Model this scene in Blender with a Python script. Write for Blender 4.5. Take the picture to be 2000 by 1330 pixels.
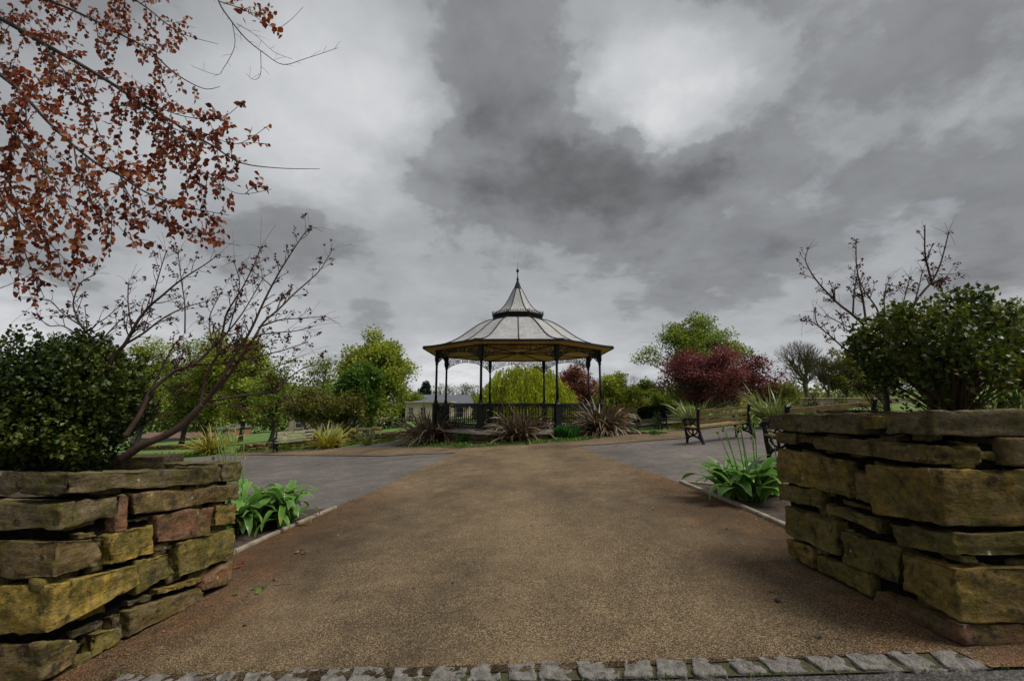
import bpy, bmesh, math, random
import numpy as np
from mathutils import Vector, Matrix, noise

PI = math.pi
R_ = math.radians
for o in list(bpy.data.objects):
    bpy.data.objects.remove(o)
scene = bpy.context.scene
COL = scene.collection

# ------------------------------------------------------------------ camera
FPX, PITCH, CY, EYE = 870.0, R_(9.5), 641.4, 1.4
cam_d = bpy.data.cameras.new('camera')
cam = bpy.data.objects.new('camera', cam_d)
COL.objects.link(cam)
cam.location = (0, 0, EYE)
cam.rotation_euler = (PI / 2 + PITCH, 0, 0)
cam_d.sensor_width = 36.0
cam_d.lens = FPX / 2000 * 36
cam_d.shift_y = (CY - 665) / 2000
cam_d.clip_start = 0.05
cam_d.clip_end = 3000
scene.camera = cam
CP, SP = math.cos(PITCH), math.sin(PITCH)


def ray(px, py):
    v = (py - CY) / FPX
    return Vector(((px - 1000) / FPX, CP + v * SP, SP - v * CP))


# ------------------------------------------------------------------ light and sky
scene.view_settings.view_transform = 'Standard'
scene.view_settings.look = 'None'
scene.view_settings.gamma = 1
scene.view_settings.use_curve_mapping = False
scene.view_settings.exposure = 1.55
SUN_EL, SUN_AZ = R_(57), R_(106)          # azimuth from +y towards +x
sun_d = bpy.data.lights.new('sun', 'SUN')
sun_d.energy = 1.5
sun_d.angle = R_(28)
sun_d.color = (1.0, 0.955, 0.88)
sun = bpy.data.objects.new('sun', sun_d)
COL.objects.link(sun)
sdir = Vector((math.sin(SUN_AZ) * math.cos(SUN_EL), math.cos(SUN_AZ) * math.cos(SUN_EL), math.sin(SUN_EL)))
sun.rotation_euler = sdir.to_track_quat('Z', 'Y').to_euler()
sun.location = sdir * 50

world = bpy.data.worlds.new('World')
scene.world = world
world.use_nodes = True


class NT:
    """small helper to wire node trees"""
    def __init__(s, tree):
        s.t = tree
        s.n = tree.nodes
        s.l = tree.links

    def new(s, kind, **kw):
        n = s.n.new(kind)
        for k, v in kw.items():
            setattr(n, k, v)
        return n

    def set(s, sock, v):
        if isinstance(v, bpy.types.NodeSocket):
            s.l.new(v, sock)
        elif v is not None:
            sock.default_value = v

    def math(s, op, a, b=None, c=None, clamp=False):
        n = s.new('ShaderNodeMath', operation=op, use_clamp=clamp)
        s.set(n.inputs[0], a)
        s.set(n.inputs[1], b)
        if c is not None:
            s.set(n.inputs[2], c)
        return n.outputs[0]

    def vmath(s, op, a, b=None, scale=None):
        n = s.new('ShaderNodeVectorMath', operation=op)
        s.set(n.inputs[0], a)
        if b is not None:
            s.set(n.inputs[1], b)
        if scale is not None:
            s.set(n.inputs['Scale'], scale)
        return n.outputs['Value'] if op in ('DISTANCE', 'DOT_PRODUCT', 'LENGTH') else n.outputs[0]

    def noise(s, vec, scale, detail=4, rough=0.55, dist=0.0):
        n = s.new('ShaderNodeTexNoise')
        s.set(n.inputs['Vector'], vec)
        n.inputs['Scale'].default_value = scale
        n.inputs['Detail'].default_value = detail
        n.inputs['Roughness'].default_value = rough
        n.inputs['Distortion'].default_value = dist
        return n.outputs['Fac'], n.outputs['Color']

    def voro(s, vec, scale, feature='F1'):
        n = s.new('ShaderNodeTexVoronoi', feature=feature)
        s.set(n.inputs['Vector'], vec)
        n.inputs['Scale'].default_value = scale
        return n

    def ramp(s, fac, stops, interp='LINEAR'):
        n = s.new('ShaderNodeValToRGB')
        n.color_ramp.interpolation = interp
        e = n.color_ramp.elements
        while len(e) < len(stops):
            e.new(0.5)
        for k, (p, c) in enumerate(stops):
            e[k].position = p
            e[k].color = (c, c, c, 1) if isinstance(c, (int, float)) else (*c, 1)
        s.set(n.inputs[0], fac)
        return n.outputs[0]

    def mix(s, fac, a, b, kind='MIX'):
        n = s.new('ShaderNodeMix', data_type='RGBA', blend_type=kind)
        s.set(n.inputs[0], fac)
        for sock, v in ((n.inputs[6], a), (n.inputs[7], b)):
            if isinstance(v, tuple) and len(v) == 3:
                v = (*v, 1)
            s.set(sock, v)
        return n.outputs[2]

    def maprange(s, v, a, b, c, d, kind='SMOOTHSTEP'):
        n = s.new('ShaderNodeMapRange', interpolation_type=kind)
        s.set(n.inputs[0], v)
        for k, x in enumerate((a, b, c, d)):
            n.inputs[k + 1].default_value = x
        return n.outputs[0]


def build_sky():
    w = NT(world.node_tree)
    w.n.clear()
    out = w.new('ShaderNodeOutputWorld')
    sky = w.new('ShaderNodeTexSky', sky_type='NISHITA')
    sky.sun_disc = False
    sky.sun_elevation = SUN_EL
    sky.sun_rotation = SUN_AZ
    bg = w.new('ShaderNodeBackground')
    w.l.new(sky.outputs[0], bg.inputs[0])
    bg.inputs[1].default_value = 0.1
    tc = w.new('ShaderNodeTexCoord').outputs['Generated']
    d = w.vmath('NORMALIZE', tc)
    sep = w.new('ShaderNodeSeparateXYZ')
    w.l.new(d, sep.inputs[0])
    zc = w.math('MAXIMUM', sep.outputs[2], 0.0)
    den = w.math('ADD', zc, 0.16)
    comb = w.new('ShaderNodeCombineXYZ')
    w.l.new(w.math('DIVIDE', sep.outputs[0], den), comb.inputs[0])
    w.l.new(w.math('DIVIDE', sep.outputs[1], den), comb.inputs[1])
    p = comb.outputs[0]                                   # position on a flat cloud deck
    comb2 = w.new('ShaderNodeCombineXYZ')                 # the same deck, less foreshortened, for the finer cloud forms
    den2 = w.math('ADD', zc, 0.34)
    w.l.new(w.math('DIVIDE', sep.outputs[0], den2), comb2.inputs[0])
    w.l.new(w.math('DIVIDE', sep.outputs[1], den2), comb2.inputs[1])
    p2 = comb2.outputs[0]
    _, wc = w.noise(p2, 2.6, 8, 0.62)
    warp = w.vmath('SCALE', w.vmath('SUBTRACT', wc, (0.5, 0.5, 0.5)), scale=0.34)
    dw = w.vmath('ADD', d, w.vmath('MULTIPLY', warp, (1.0, 0.5, 0.8)))
    n1, _ = w.noise(p, 0.9, 6, 0.5)
    n2, _ = w.noise(w.vmath('ADD', p2, (7.3, 2.1, 0.0)), 7.0, 8, 0.60)
    n3, _ = w.noise(w.vmath('ADD', w.vmath('ADD', p2, (1.7, 4.4, 3.0)), w.vmath('SCALE', warp, scale=0.5)), 2.1, 10, 0.55)
    n4, _ = w.noise(w.vmath('ADD', w.vmath('MULTIPLY', d, (1.0, 1.0, 3.4)), (3.0, 1.0, 5.0)), 3.2, 9, 0.56)   # long flat rolls low in the sky
    thick, glow = None, 0.0
    for px, py, rad, amp in SKY_BLOBS:
        bd = ray(px, py).normalized()
        dist = w.vmath('DISTANCE', dw, tuple(bd))
        r = rad * 1.45 / FPX / (1 + ((px - 1000) / FPX) ** 2 * 0.7)
        f = w.maprange(dist, 0.0, r, -amp * 8.0, 0.0)
        thick = f if thick is None else w.math('ADD', thick, f)
        if amp > 0:
            glow = w.math('ADD', glow, w.maprange(dist, 0.0, r, amp * 0.23, 0.0))
    low = w.maprange(sep.outputs[2], 0.08, 0.34, 1.0, 0.0)
    thick = w.math('MULTIPLY_ADD', w.math('SUBTRACT', n3, 0.5), w.math('MULTIPLY_ADD', low, -0.9, 2.9), thick)
    thick = w.math('MULTIPLY_ADD', w.math('MULTIPLY', w.math('SUBTRACT', n4, 0.5), low), 3.2, thick)
    thick = w.math('MULTIPLY_ADD', w.math('SUBTRACT', n2, 0.5), 1.0, thick)
    lum = w.math('ADD', SKY_BASE, w.maprange(thick, -0.9, 0.25, 0.045, 0.0))
    lum = w.math('SUBTRACT', lum, w.maprange(thick, 0.12, 0.44, 0.0, SKY_N1))
    lum = w.math('SUBTRACT', lum, w.maprange(thick, 0.5, 1.05, 0.0, SKY_N2))
    lum = w.math('MULTIPLY_ADD', w.math('SUBTRACT', n2, 0.5), 0.070, lum)
    lum = w.math('MULTIPLY_ADD', low, 0.020, w.math('MULTIPLY_ADD', glow, w.maprange(n3, 0.32, 0.62, 1.35, 0.45), lum))
    # pale strip under the edge of the cloud deck, all round the horizon
    lum = w.math('ADD', lum, w.math('MULTIPLY', w.maprange(sep.outputs[2], 0.02, 0.16, 0.06, 0.0),
                                    w.maprange(n2, 0.3, 0.62, 0.2, 1.0)))
    lum = w.math('MAXIMUM', lum, 0.025)
    tint = w.mix(w.maprange(lum, 0.1, 0.4, 0.0, 1.0), (0.95, 0.985, 1.035), (1.0, 0.995, 0.985))
    colr = w.vmath('SCALE', tint, scale=lum)
    em = w.new('ShaderNodeBackground')
    w.l.new(colr, em.inputs[0])
    em.inputs[1].default_value = 1.0
    # thin places where the blue shows a little
    cov = w.maprange(w.math('ADD', w.math('MULTIPLY', n1, 0.6), w.math('MULTIPLY', n2, 0.4)), 0.30, 0.42, 0.93, 1.0)
    mx = w.new('ShaderNodeMixShader')
    w.l.new(cov, mx.inputs[0])
    w.l.new(bg.outputs[0], mx.inputs[1])
    w.l.new(em.outputs[0], mx.inputs[2])
    w.l.new(mx.outputs[0], out.inputs[0])


SKY_BASE, SKY_N1, SKY_N2 = 0.128, 0.042, 0.036
# where the cloud deck is thick (dark) or thin (bright), as directions of view: column, row, radius, amount
SKY_BLOBS = [
    (1000, 20, 330, -.055), (870, 110, 190, -.030), (1020, 250, 260, -.050), (900, 230, 150, -.015),
    (840, 355, 130, -.075), (730, 320, 110, -.035), (920, 375, 80, -.025),
    (1300, 440, 270, -.070), (1150, 390, 170, -.030), (1450, 400, 180, -.045), (1240, 330, 150, -.025),
    (650, 450, 180, -.055), (760, 480, 110, -.025), (540, 420, 120, -.025),
    (1345, 205, 120, .16), (1330, 200, 80, .16), (1200, 135, 120, .12), (1290, 180, 160, .05), (1450, 245, 170, .05), (1200, 190, 90, .05),
    (620, 110, 230, .075), (730, 190, 150, .045), (650, 280, 150, .07), (500, 290, 200, .04), (800, 270, 110, .03), (920, 320, 90, .025),
    (1010, 430, 90, .02), (770, 410, 110, .035), (680, 375, 90, .03), (760, 560, 200, .02), (1240, 560, 250, .02),
    (1640, 60, 420, -.035), (1990, 80, 330, -.065), (1900, 350, 260, -.04), (1940, 200, 130, .035), (1700, 440, 200, .015),
    (20, 620, 130, .16), (250, 560, 140, .07), (480, 700, 130, .07), (880, 765, 140, .06), (90, 520, 140, -.04), (420, 600, 150, -.02),
]
build_sky()


# ------------------------------------------------------------------ lie of the land
def sstep(a, b, x):
    t = min(1, max(0, (x - a) / (b - a)))
    return t * t * (3 - 2 * t)


def G(x, y=0.0):
    x = max(-75, min(75, x))
    if x < -3:
        z = -.174 + (x + 3) * .085
    elif x > 3:
        z = .174 + (x - 3) * .075
    else:
        z = .058 * x
    return z - .084 * max(0, min(19, y - 17)) * sstep(-3, 4, x)


def gnd(px, py):
    r = ray(px, py)
    lo, hi = 0.1, 900
    t = 0.3
    while t < 900:                       # first hit
        q = r * t
        if EYE + q.z < G(q.x, q.y):
            hi = t
            lo = t / 1.03
            break
        t *= 1.03
    for _ in range(40):
        m = (lo + hi) / 2
        q = r * m
        if EYE + q.z > G(q.x, q.y):
            lo = m
        else:
            hi = m
    q = r * lo
    return q.x, q.y


def at(px, py, y):
    r = ray(px, py)
    t = y / r.y
    return Vector((r.x * t, y, EYE + r.z * t))


def pix(p):
    X, Y, Z = p[0], p[1], p[2] - EYE
    d = Y * CP + Z * SP
    return 1000 + X / d * FPX, CY - (Z * CP - Y * SP) / d * FPX


# ------------------------------------------------------------------ mesh building
class MB:
    def __init__(s):
        s.v = []
        s.f = []

    def add(s, vs, fs):
        o = len(s.v)
        s.v += [tuple(p) for p in vs]
        s.f += [tuple(i + o for i in f) for f in fs]

    def box(s, c, size, rz=0.0, bevel=0.0):
        x, y, z = size[0] / 2, size[1] / 2, size[2] / 2
        cr, sr = math.cos(rz), math.sin(rz)
        vs = []
        for dz in (-z, z):
            for dx, dy in ((-x, -y), (x, -y), (x, y), (-x, y)):
                vs.append((c[0] + dx * cr - dy * sr, c[1] + dx * sr + dy * cr, c[2] + dz))
        s.add(vs, [(3, 2, 1, 0), (4, 5, 6, 7), (0, 1, 5, 4), (1, 2, 6, 5), (2, 3, 7, 6), (3, 0, 4, 7)])

    def tube(s, pts, rad, n=6, cap=True, flat=None):
        pts = [Vector(p) for p in pts]
        m = len(pts)
        if m < 2:
            return
        if isinstance(rad, (int, float)):
            rad = [rad] * m
        o = len(s.v)
        up = Vector((0, 0, 1))
        prev = None
        for i, p in enumerate(pts):
            t = pts[min(i + 1, m - 1)] - pts[max(i - 1, 0)]
            if t.length < 1e-9:
                t = Vector((0, 0, 1))
            t.normalize()
            if prev is None:
                a = t.cross(up if abs(t.z) < .9 else Vector((1, 0, 0))).normalized()
            else:
                a = (prev - t * prev.dot(t))
                a = a.normalized() if a.length > 1e-6 else t.orthogonal().normalized()
            prev = a
            b = t.cross(a)
            for k in range(n):
                an = 2 * PI * (k + .5) / n
                ca, sa = math.cos(an), math.sin(an)
                s.v.append(tuple(p + (a * ca + b * sa * (flat or 1)) * rad[i]))
        for i in range(m - 1):
            for k in range(n):
                k2 = (k + 1) % n
                s.f.append((o + i * n + k, o + i * n + k2, o + (i + 1) * n + k2, o + (i + 1) * n + k))
        if cap:
            s.f.append(tuple(o + k for k in reversed(range(n))))
            s.f.append(tuple(o + (m - 1) * n + k for k in range(n)))

    def lathe(s, prof, n=12, c=(0, 0, 0), rot=0.0):
        o = len(s.v)
        for r, z in prof:
            for k in range(n):
                an = 2 * PI * k / n + rot
                s.v.append((c[0] + r * math.cos(an), c[1] + r * math.sin(an), c[2] + z))
        for i in range(len(prof) - 1):
            for k in range(n):
                k2 = (k + 1) % n
                s.f.append((o + i * n + k, o + i * n + k2, o + (i + 1) * n + k2, o + (i + 1) * n + k))
        s.f.append(tuple(o + k for k in reversed(range(n))))
        s.f.append(tuple(o + (len(prof) - 1) * n + k for k in range(n)))

    def ring(s, c, r, tr, ax, ay, n=12):
        """torus-like ring with a square section in the plane ax, ay"""
        c, ax, ay = Vector(c), Vector(ax), Vector(ay)
        nz = ax.cross(ay).normalized()
        o = len(s.v)
        for k in range(n):
            an = 2 * PI * k / n
            d = ax * math.cos(an) + ay * math.sin(an)
            for q, h in ((r - tr, -tr), (r + tr, -tr), (r + tr, tr), (r - tr, tr)):
                s.v.append(tuple(c + d * q + nz * h))
        for k in range(n):
            k2 = (k + 1) % n
            for j in range(4):
                j2 = (j + 1) % 4
                s.f.append((o + k * 4 + j, o + k2 * 4 + j, o + k2 * 4 + j2, o + k * 4 + j2))

    def mesh(s, name, smooth=False):
        me = bpy.data.meshes.new(name)
        me.from_pydata(s.v, [], s.f)
        if smooth:
            me.polygons.foreach_set('use_smooth', [True] * len(me.polygons))
        me.update()
        return me


def np_mesh(name, V, F, smooth=False):
    """V (n,3), F (m,k) of equal sized faces"""
    me = bpy.data.meshes.new(name)
    V = np.asarray(V, dtype=np.float32)
    F = np.asarray(F, dtype=np.int32)
    k = F.shape[1]
    me.vertices.add(len(V))
    me.vertices.foreach_set('co', V.ravel())
    me.loops.add(F.size)
    me.loops.foreach_set('vertex_index', F.ravel())
    me.polygons.add(len(F))
    me.polygons.foreach_set('loop_start', np.arange(0, F.size, k, dtype=np.int32))
    me.polygons.foreach_set('loop_total', np.full(len(F), k, dtype=np.int32))
    if smooth:
        me.polygons.foreach_set('use_smooth', np.ones(len(F), dtype=bool))
    me.update(calc_edges=True)
    return me


DIAMOND = (np.array([(0, 0, 0), (-.36, .5, .1), (0, 1, 0), (.36, .5, .1)]), np.array([(0, 1, 2), (0, 2, 3)]))
OVATE = (np.array([(0, 0, 0), (-.36, .3, .1), (-.34, .62, .08), (0, 1, -.1), (.34, .62, .08), (.36, .3, .1)]),
         np.array([(0, 1, 2), (0, 2, 3), (0, 3, 4), (0, 4, 5)]))


def unit(a):
    return a / np.maximum(np.linalg.norm(a, axis=1, keepdims=True), 1e-9)


def leaf_cloud(name, C, D, N, S, shape=DIAMOND):
    """one mesh of leaves: base points C, growing directions D, upper-side normals N, lengths S"""
    C, D, N = np.asarray(C, float), unit(np.asarray(D, float)), np.asarray(N, float)
    X = unit(np.cross(D, N))
    N = np.cross(X, D)
    P, T = shape
    S = np.asarray(S, float)[:, None, None]
    V = C[:, None, :] + S * (P[None, :, 0:1] * X[:, None, :] + P[None, :, 1:2] * D[:, None, :] + P[None, :, 2:3] * N[:, None, :])
    k = len(P)
    F = (T[None] + (np.arange(len(C)) * k)[:, None, None]).reshape(-1, 3)
    return np_mesh(name, V.reshape(-1, 3), F)


def put(name, me, mat, parent=None, loc=None):
    o = bpy.data.objects.new(name, me)
    COL.objects.link(o)
    if mat is not None and len(me.materials) == 0:
        me.materials.append(mat)
    if parent is not None:
        o.parent = parent
    if loc is not None:
        o.location = loc
    return o


def part(name, me, mat, parent):
    """a part whose mesh is written in world coordinates, under a thing that is an unrotated Empty (or under its part)"""
    p, off = parent, Vector((0, 0, 0))
    while p is not None:
        off += Vector(p.location)
        p = p.parent
    if not me.get('shifted'):
        me.transform(Matrix.Translation(-off))
        me['shifted'] = 1
    return put(name, me, mat, parent)


def tag(o, label=None, cat=None, group=None, kind=None):
    if label:
        o['label'] = label
    if cat:
        o['category'] = cat
    if group:
        o['group'] = group
    if kind:
        o['kind'] = kind
    return o


def thing(name, label, cat, loc=(0, 0, 0), rz=0.0, group=None):
    o = bpy.data.objects.new(name, None)
    o.empty_display_size = .2
    COL.objects.link(o)
    o.location = loc
    o.rotation_euler = (0, 0, rz)
    return tag(o, label, cat, group)


def struct(name, me, mat, parent=None):
    o = put(name, me, mat, parent)
    if parent is None:
        o['kind'] = 'structure'
    return o


def copy_tree(o, parent=None):
    c = o.copy()
    COL.objects.link(c)
    if parent is not None:
        c.parent = parent
    for ch in list(o.children):
        copy_tree(ch, c)
    return c


def sheet(name, pts, mat, eps, step=.5, holes=None):
    """a polygon in plan laid over the land, cut so that it follows the slope"""
    bm = bmesh.new()
    vs = [bm.verts.new((x, y, 0)) for x, y in pts]
    f = bm.faces.new(vs)
    bmesh.ops.triangulate(bm, faces=[f])
    xs = [p[0] for p in pts]
    ys = [p[1] for p in pts]
    for ax, lo, hi in ((0, min(xs), max(xs)), (1, min(ys), max(ys))):
        k = math.ceil(lo / step)
        while k * step < hi:
            co = [0, 0, 0]
            co[ax] = k * step
            no = [0, 0, 0]
            no[ax] = 1
            bmesh.ops.bisect_plane(bm, geom=bm.verts[:] + bm.edges[:] + bm.faces[:], plane_co=co, plane_no=no, dist=1e-5)
            k += 1
    for v in bm.verts:
        v.co.z = G(v.co.x, v.co.y) + eps
    bmesh.ops.recalc_face_normals(bm, faces=bm.faces[:])
    me = bpy.data.meshes.new(name)
    bm.to_mesh(me)
    bm.free()
    if len(me.polygons) and me.polygons[0].normal.z < 0:
        me.flip_normals()
    return struct(name, me, mat)


# ------------------------------------------------------------------ materials
MATS = {}


def new_mat(name):
    m = bpy.data.materials.new(name)
    m.use_nodes = True
    t = NT(m.node_tree)
    b = m.node_tree.nodes['Principled BSDF']
    MATS[name] = m
    return m, t, b


def plain(name, col, rough=.6, metal=0.0, var=.25, scale=6.0, bump=0.0, bscale=60.0, col2=None, spec=.4):
    m, t, b = new_mat(name)
    tc = t.new('ShaderNodeTexCoord').outputs['Object']
    n, _ = t.noise(tc, scale, 6, .6)
    c2 = col2 or tuple(c * (1 - var) for c in col)
    c1 = tuple(c * (1 + var * .6) for c in col)
    t.set(b.inputs['Base Color'], t.ramp(n, [(.35, c2), (.65, c1)]))
    b.inputs['Roughness'].default_value = rough
    b.inputs['Metallic'].default_value = metal
    b.inputs['Specular IOR Level'].default_value = spec
    if bump:
        nb, _ = t.noise(tc, bscale, 4, .6)
        bn = t.new('ShaderNodeBump')
        bn.inputs['Strength'].default_value = bump
        bn.inputs['Distance'].default_value = .02
        t.l.new(nb, bn.inputs['Height'])
        t.l.new(bn.outputs[0], b.inputs['Normal'])
    return m


def foliage(name, cols, transl=.35, rough=.5, spec=.3, patch=1.2, tcol=None):
    """leaf material: colour differs leaf by leaf and softly from spray to spray"""
    m, t, b = new_mat(name)
    geo = t.new('ShaderNodeNewGeometry')
    rnd = geo.outputs['Random Per Island']
    tc = t.new('ShaderNodeTexCoord').outputs['Object']
    n, _ = t.noise(tc, patch, 3, .5)
    fac = t.math('ADD', t.math('MULTIPLY', rnd, .6), t.math('MULTIPLY', t.maprange(n, .3, .7, 0, 1), .4))
    k = len(cols)
    c = t.ramp(fac, [(i / max(1, k - 1) * .8 + .1, cl) for i, cl in enumerate(cols)])
    t.set(b.inputs['Base Color'], c)
    b.inputs['Roughness'].default_value = rough
    b.inputs['Specular IOR Level'].default_value = spec
    if transl > 0:
        tr = t.new('ShaderNodeBsdfTranslucent')
        t.set(tr.inputs[0], t.mix(1.0, c, tcol or (1.25, 1.2, .6), 'MULTIPLY'))
        mx = t.new('ShaderNodeMixShader')
        mx.inputs[0].default_value = transl
        out = m.node_tree.nodes['Material Output']
        t.l.new(b.outputs[0], mx.inputs[1])
        t.l.new(tr.outputs[0], mx.inputs[2])
        t.l.new(mx.outputs[0], out.inputs[0])
    return m


def strap_mat(name, base, edge, tip, transl=.3, edge_at=.55, tip_at=.75, rough=.45):
    """long leaves: margins of another colour, withered tips; t runs along the leaf, w across it"""
    m, t, b = new_mat(name)
    at_ = t.new('ShaderNodeAttribute', attribute_name='t').outputs['Fac']
    aw = t.new('ShaderNodeAttribute', attribute_name='w').outputs['Fac']
    oi = t.new('ShaderNodeObjectInfo')
    rnd = oi.outputs['Random']
    tc = t.new('ShaderNodeTexCoord').outputs['Object']
    n, _ = t.noise(tc, 9, 4, .6)
    dark = tuple(x * .5 for x in base)
    c = t.mix(rnd, dark, base)
    c = t.mix(t.maprange(t.math('ABSOLUTE', aw), edge_at, edge_at + .3, 0, .85), c, edge)
    tipf = t.maprange(t.math('ADD', at_, t.math('MULTIPLY', t.math('SUBTRACT', n, .5), .5)), tip_at, tip_at + .2, 0, 1)
    c = t.mix(t.math('MULTIPLY', tipf, t.maprange(rnd, .25, .6, .15, 1.0)), c, tip)
    t.set(b.inputs['Base Color'], c)
    b.inputs['Roughness'].default_value = rough
    tr = t.new('ShaderNodeBsdfTranslucent')
    t.set(tr.inputs[0], c)
    mx = t.new('ShaderNodeMixShader')
    mx.inputs[0].default_value = transl
    out = m.node_tree.nodes['Material Output']
    t.l.new(b.outputs[0], mx.inputs[1])
    t.l.new(tr.outputs[0], mx.inputs[2])
    t.l.new(mx.outputs[0], out.inputs[0])
    return m


def aggregate(name, cols, scale, big, bigmix, bump=.5, rough=.9, worn=None, edge=None):
    """bound gravel or tarmac: speckled stones in a darker binder, with worn and dusty patches"""
    m, t, b = new_mat(name)
    tc = t.new('ShaderNodeTexCoord').outputs['Object']
    vo = t.voro(tc, scale)
    sp = t.new('ShaderNodeSeparateColor')
    t.l.new(vo.outputs['Color'], sp.inputs[0])
    c = t.ramp(sp.outputs[0], [(i / (len(cols) - 1), cl) for i, cl in enumerate(cols)])
    gap = t.maprange(vo.outputs['Distance'], .25, .75, 1.0, .45)
    n, _ = t.noise(tc, .7, 7, .62)
    n2, _ = t.noise(tc, 4.5, 6, .65)
    c = t.mix(1.0, c, gap, 'MULTIPLY')
    c = t.mix(t.math('MULTIPLY', t.maprange(n, .42, .68, 0, 1), bigmix), c, big)
    c = t.mix(1.0, c, t.ramp(n2, [(.3, .72), (.7, 1.18)]), 'MULTIPLY')
    mac, _ = t.noise(tc, .32, 8, .7)
    c = t.mix(1.0, c, t.ramp(mac, [(.36, .74), (.5, 1.0), (.64, 1.16)]), 'MULTIPLY')
    if worn:
        n3, _ = t.noise(t.vmath('MULTIPLY', tc, (1.0, .45, 1.0)), 2.3, 8, .7)
        c = t.mix(t.maprange(n3, .58, .76, 0, .35), c, worn)
    if edge:
        # earth and crumbled leaves gathered along both sides of the walk, trodden grit down its middle
        sx = t.new('ShaderNodeSeparateXYZ')
        t.l.new(tc, sx.inputs[0])
        ax = t.math('ABSOLUTE', sx.outputs[0])
        ne, _ = t.noise(tc, 1.9, 9, .72)
        band = t.math('ADD', ax, t.math('MULTIPLY', t.math('SUBTRACT', ne, .5), 2.2))
        dirt = t.mix(1.0, c, (.62, .52, .42), 'MULTIPLY')
        c = t.mix(t.math('MULTIPLY', t.maprange(sx.outputs[1], 6.5, 9.5, 1, 0), t.maprange(band, 1.2, 2.6, 0, .9)), c, dirt)
        rust = t.mix(1.0, c, (1.45, .88, .66), 'MULTIPLY')
        nearby = t.maprange(sx.outputs[1], 6.5, 9.5, 1, 0)
        c = t.mix(t.math('MULTIPLY', nearby, t.maprange(t.math('ADD', band, t.math('MULTIPLY', t.math('SUBTRACT', n2, .5), 3.0)), 1.9, 3.1, 0, .4)), c, rust)
        mid = t.math('ADD', ax, t.math('MULTIPLY', t.math('SUBTRACT', n2, .5), 5.0))
        c = t.mix(t.maprange(mid, -.6, .2, .22, 0), c, (.34, .25, .14))
        damp, _ = t.noise(t.vmath('MULTIPLY', tc, (1.0, .5, 1.0)), .55, 5, .6)
        c = t.mix(1.0, c, t.ramp(damp, [(.36, .60), (.48, .95), (.64, 1.18)]), 'MULTIPLY')
    t.set(b.inputs['Base Color'], c)
    b.inputs['Roughness'].default_value = rough
    b.inputs['Specular IOR Level'].default_value = .25
    bn = t.new('ShaderNodeBump')
    bn.inputs['Strength'].default_value = bump
    bn.inputs['Distance'].default_value = .006
    t.l.new(t.math('SUBTRACT', 1.0, vo.outputs['Distance']), bn.inputs['Height'])
    t.l.new(bn.outputs[0], b.inputs['Normal'])
    return m


def stone_mat(name):
    """weathered sandstone; obj.color gives each stone its own ground colour, moss and lichen grow over it"""
    m, t, b = new_mat(name)
    oi = t.new('ShaderNodeObjectInfo')
    tc = t.new('ShaderNodeTexCoord').outputs['Object']
    off = t.vmath('SCALE', oi.outputs['Color'], scale=7.0)
    rr = t.new('ShaderNodeCombineXYZ')
    t.l.new(t.math('MULTIPLY', oi.outputs['Random'], 31.0), rr.inputs[0])
    t.l.new(t.math('MULTIPLY', oi.outputs['Random'], 17.0), rr.inputs[2])
    p = t.vmath('ADD', tc, t.vmath('ADD', off, rr.outputs[0]))
    n1, _ = t.noise(p, 4.5, 9, .68)
    n2, _ = t.noise(p, 30, 8, .7)
    n4, _ = t.noise(t.vmath('ADD', p, (5.5, 2.2, 8.1)), 11, 8, .72)
    bed = t.noise(t.vmath('MULTIPLY', p, (3, 3, 11)), 2.2, 8, .7, .4)[0]
    base = oi.outputs['Color']
    c = t.mix(1.0, base, t.ramp(n1, [(.30, .42), (.5, .95), (.68, 1.5)]), 'MULTIPLY')
    c = t.mix(t.maprange(n4, .44, .60, 0, .55), c, t.mix(.5, base, (.13, .115, .09)))      # worn paler skin of the rock
    c = t.mix(.55, c, t.mix(1.0, c, t.ramp(bed, [(.34, .45), (.5, 1.0), (.64, 1.3)]), 'MULTIPLY'))
    nm, _ = t.noise(t.vmath('ADD', p, (3.1, 9.2, 4.4)), 5.5, 9, .74)
    c = t.mix(t.maprange(nm, .47, .60, 0, .8), c, (.080, .070, .016))           # moss
    ng, _ = t.noise(t.vmath('ADD', p, (11.1, 1.2, 2.4)), 8, 9, .75)
    c = t.mix(t.maprange(ng, .52, .63, 0, .8), c, (.018, .017, .013))             # soot
    li = t.voro(t.vmath('ADD', p, t.vmath('SCALE', t.noise(p, 40, 4, .7)[1], scale=.035)), 21)
    ls = t.new('ShaderNodeSeparateColor')
    t.l.new(li.outputs['Color'], ls.inputs[0])
    lich = t.math('MULTIPLY', t.maprange(li.outputs['Distance'], .14, .3, 1, 0), t.maprange(ls.outputs[0], .89, .91, 0, .75))
    lich = t.math('MULTIPLY', lich, t.maprange(n1, .45, .6, 0, 1))
    c = t.mix(lich, c, (.36, .36, .29))
    c = t.mix(.8, c, t.mix(1.0, c, t.ramp(n2, [(.3, .45), (.5, 1.0), (.7, 1.5)]), 'MULTIPLY'))
    t.set(b.inputs['Base Color'], c)
    b.inputs['Roughness'].default_value = .95
    b.inputs['Specular IOR Level'].default_value = .15
    bn = t.new('ShaderNodeBump')
    bn.inputs['Strength'].default_value = 1.0
    bn.inputs['Distance'].default_value = .018
    t.l.new(t.math('ADD', t.math('MULTIPLY', n2, .45), t.math('ADD', t.math('MULTIPLY', bed, .8), t.math('MULTIPLY', n4, .9))), bn.inputs['Height'])
    t.l.new(bn.outputs[0], b.inputs['Normal'])
    return m


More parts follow.
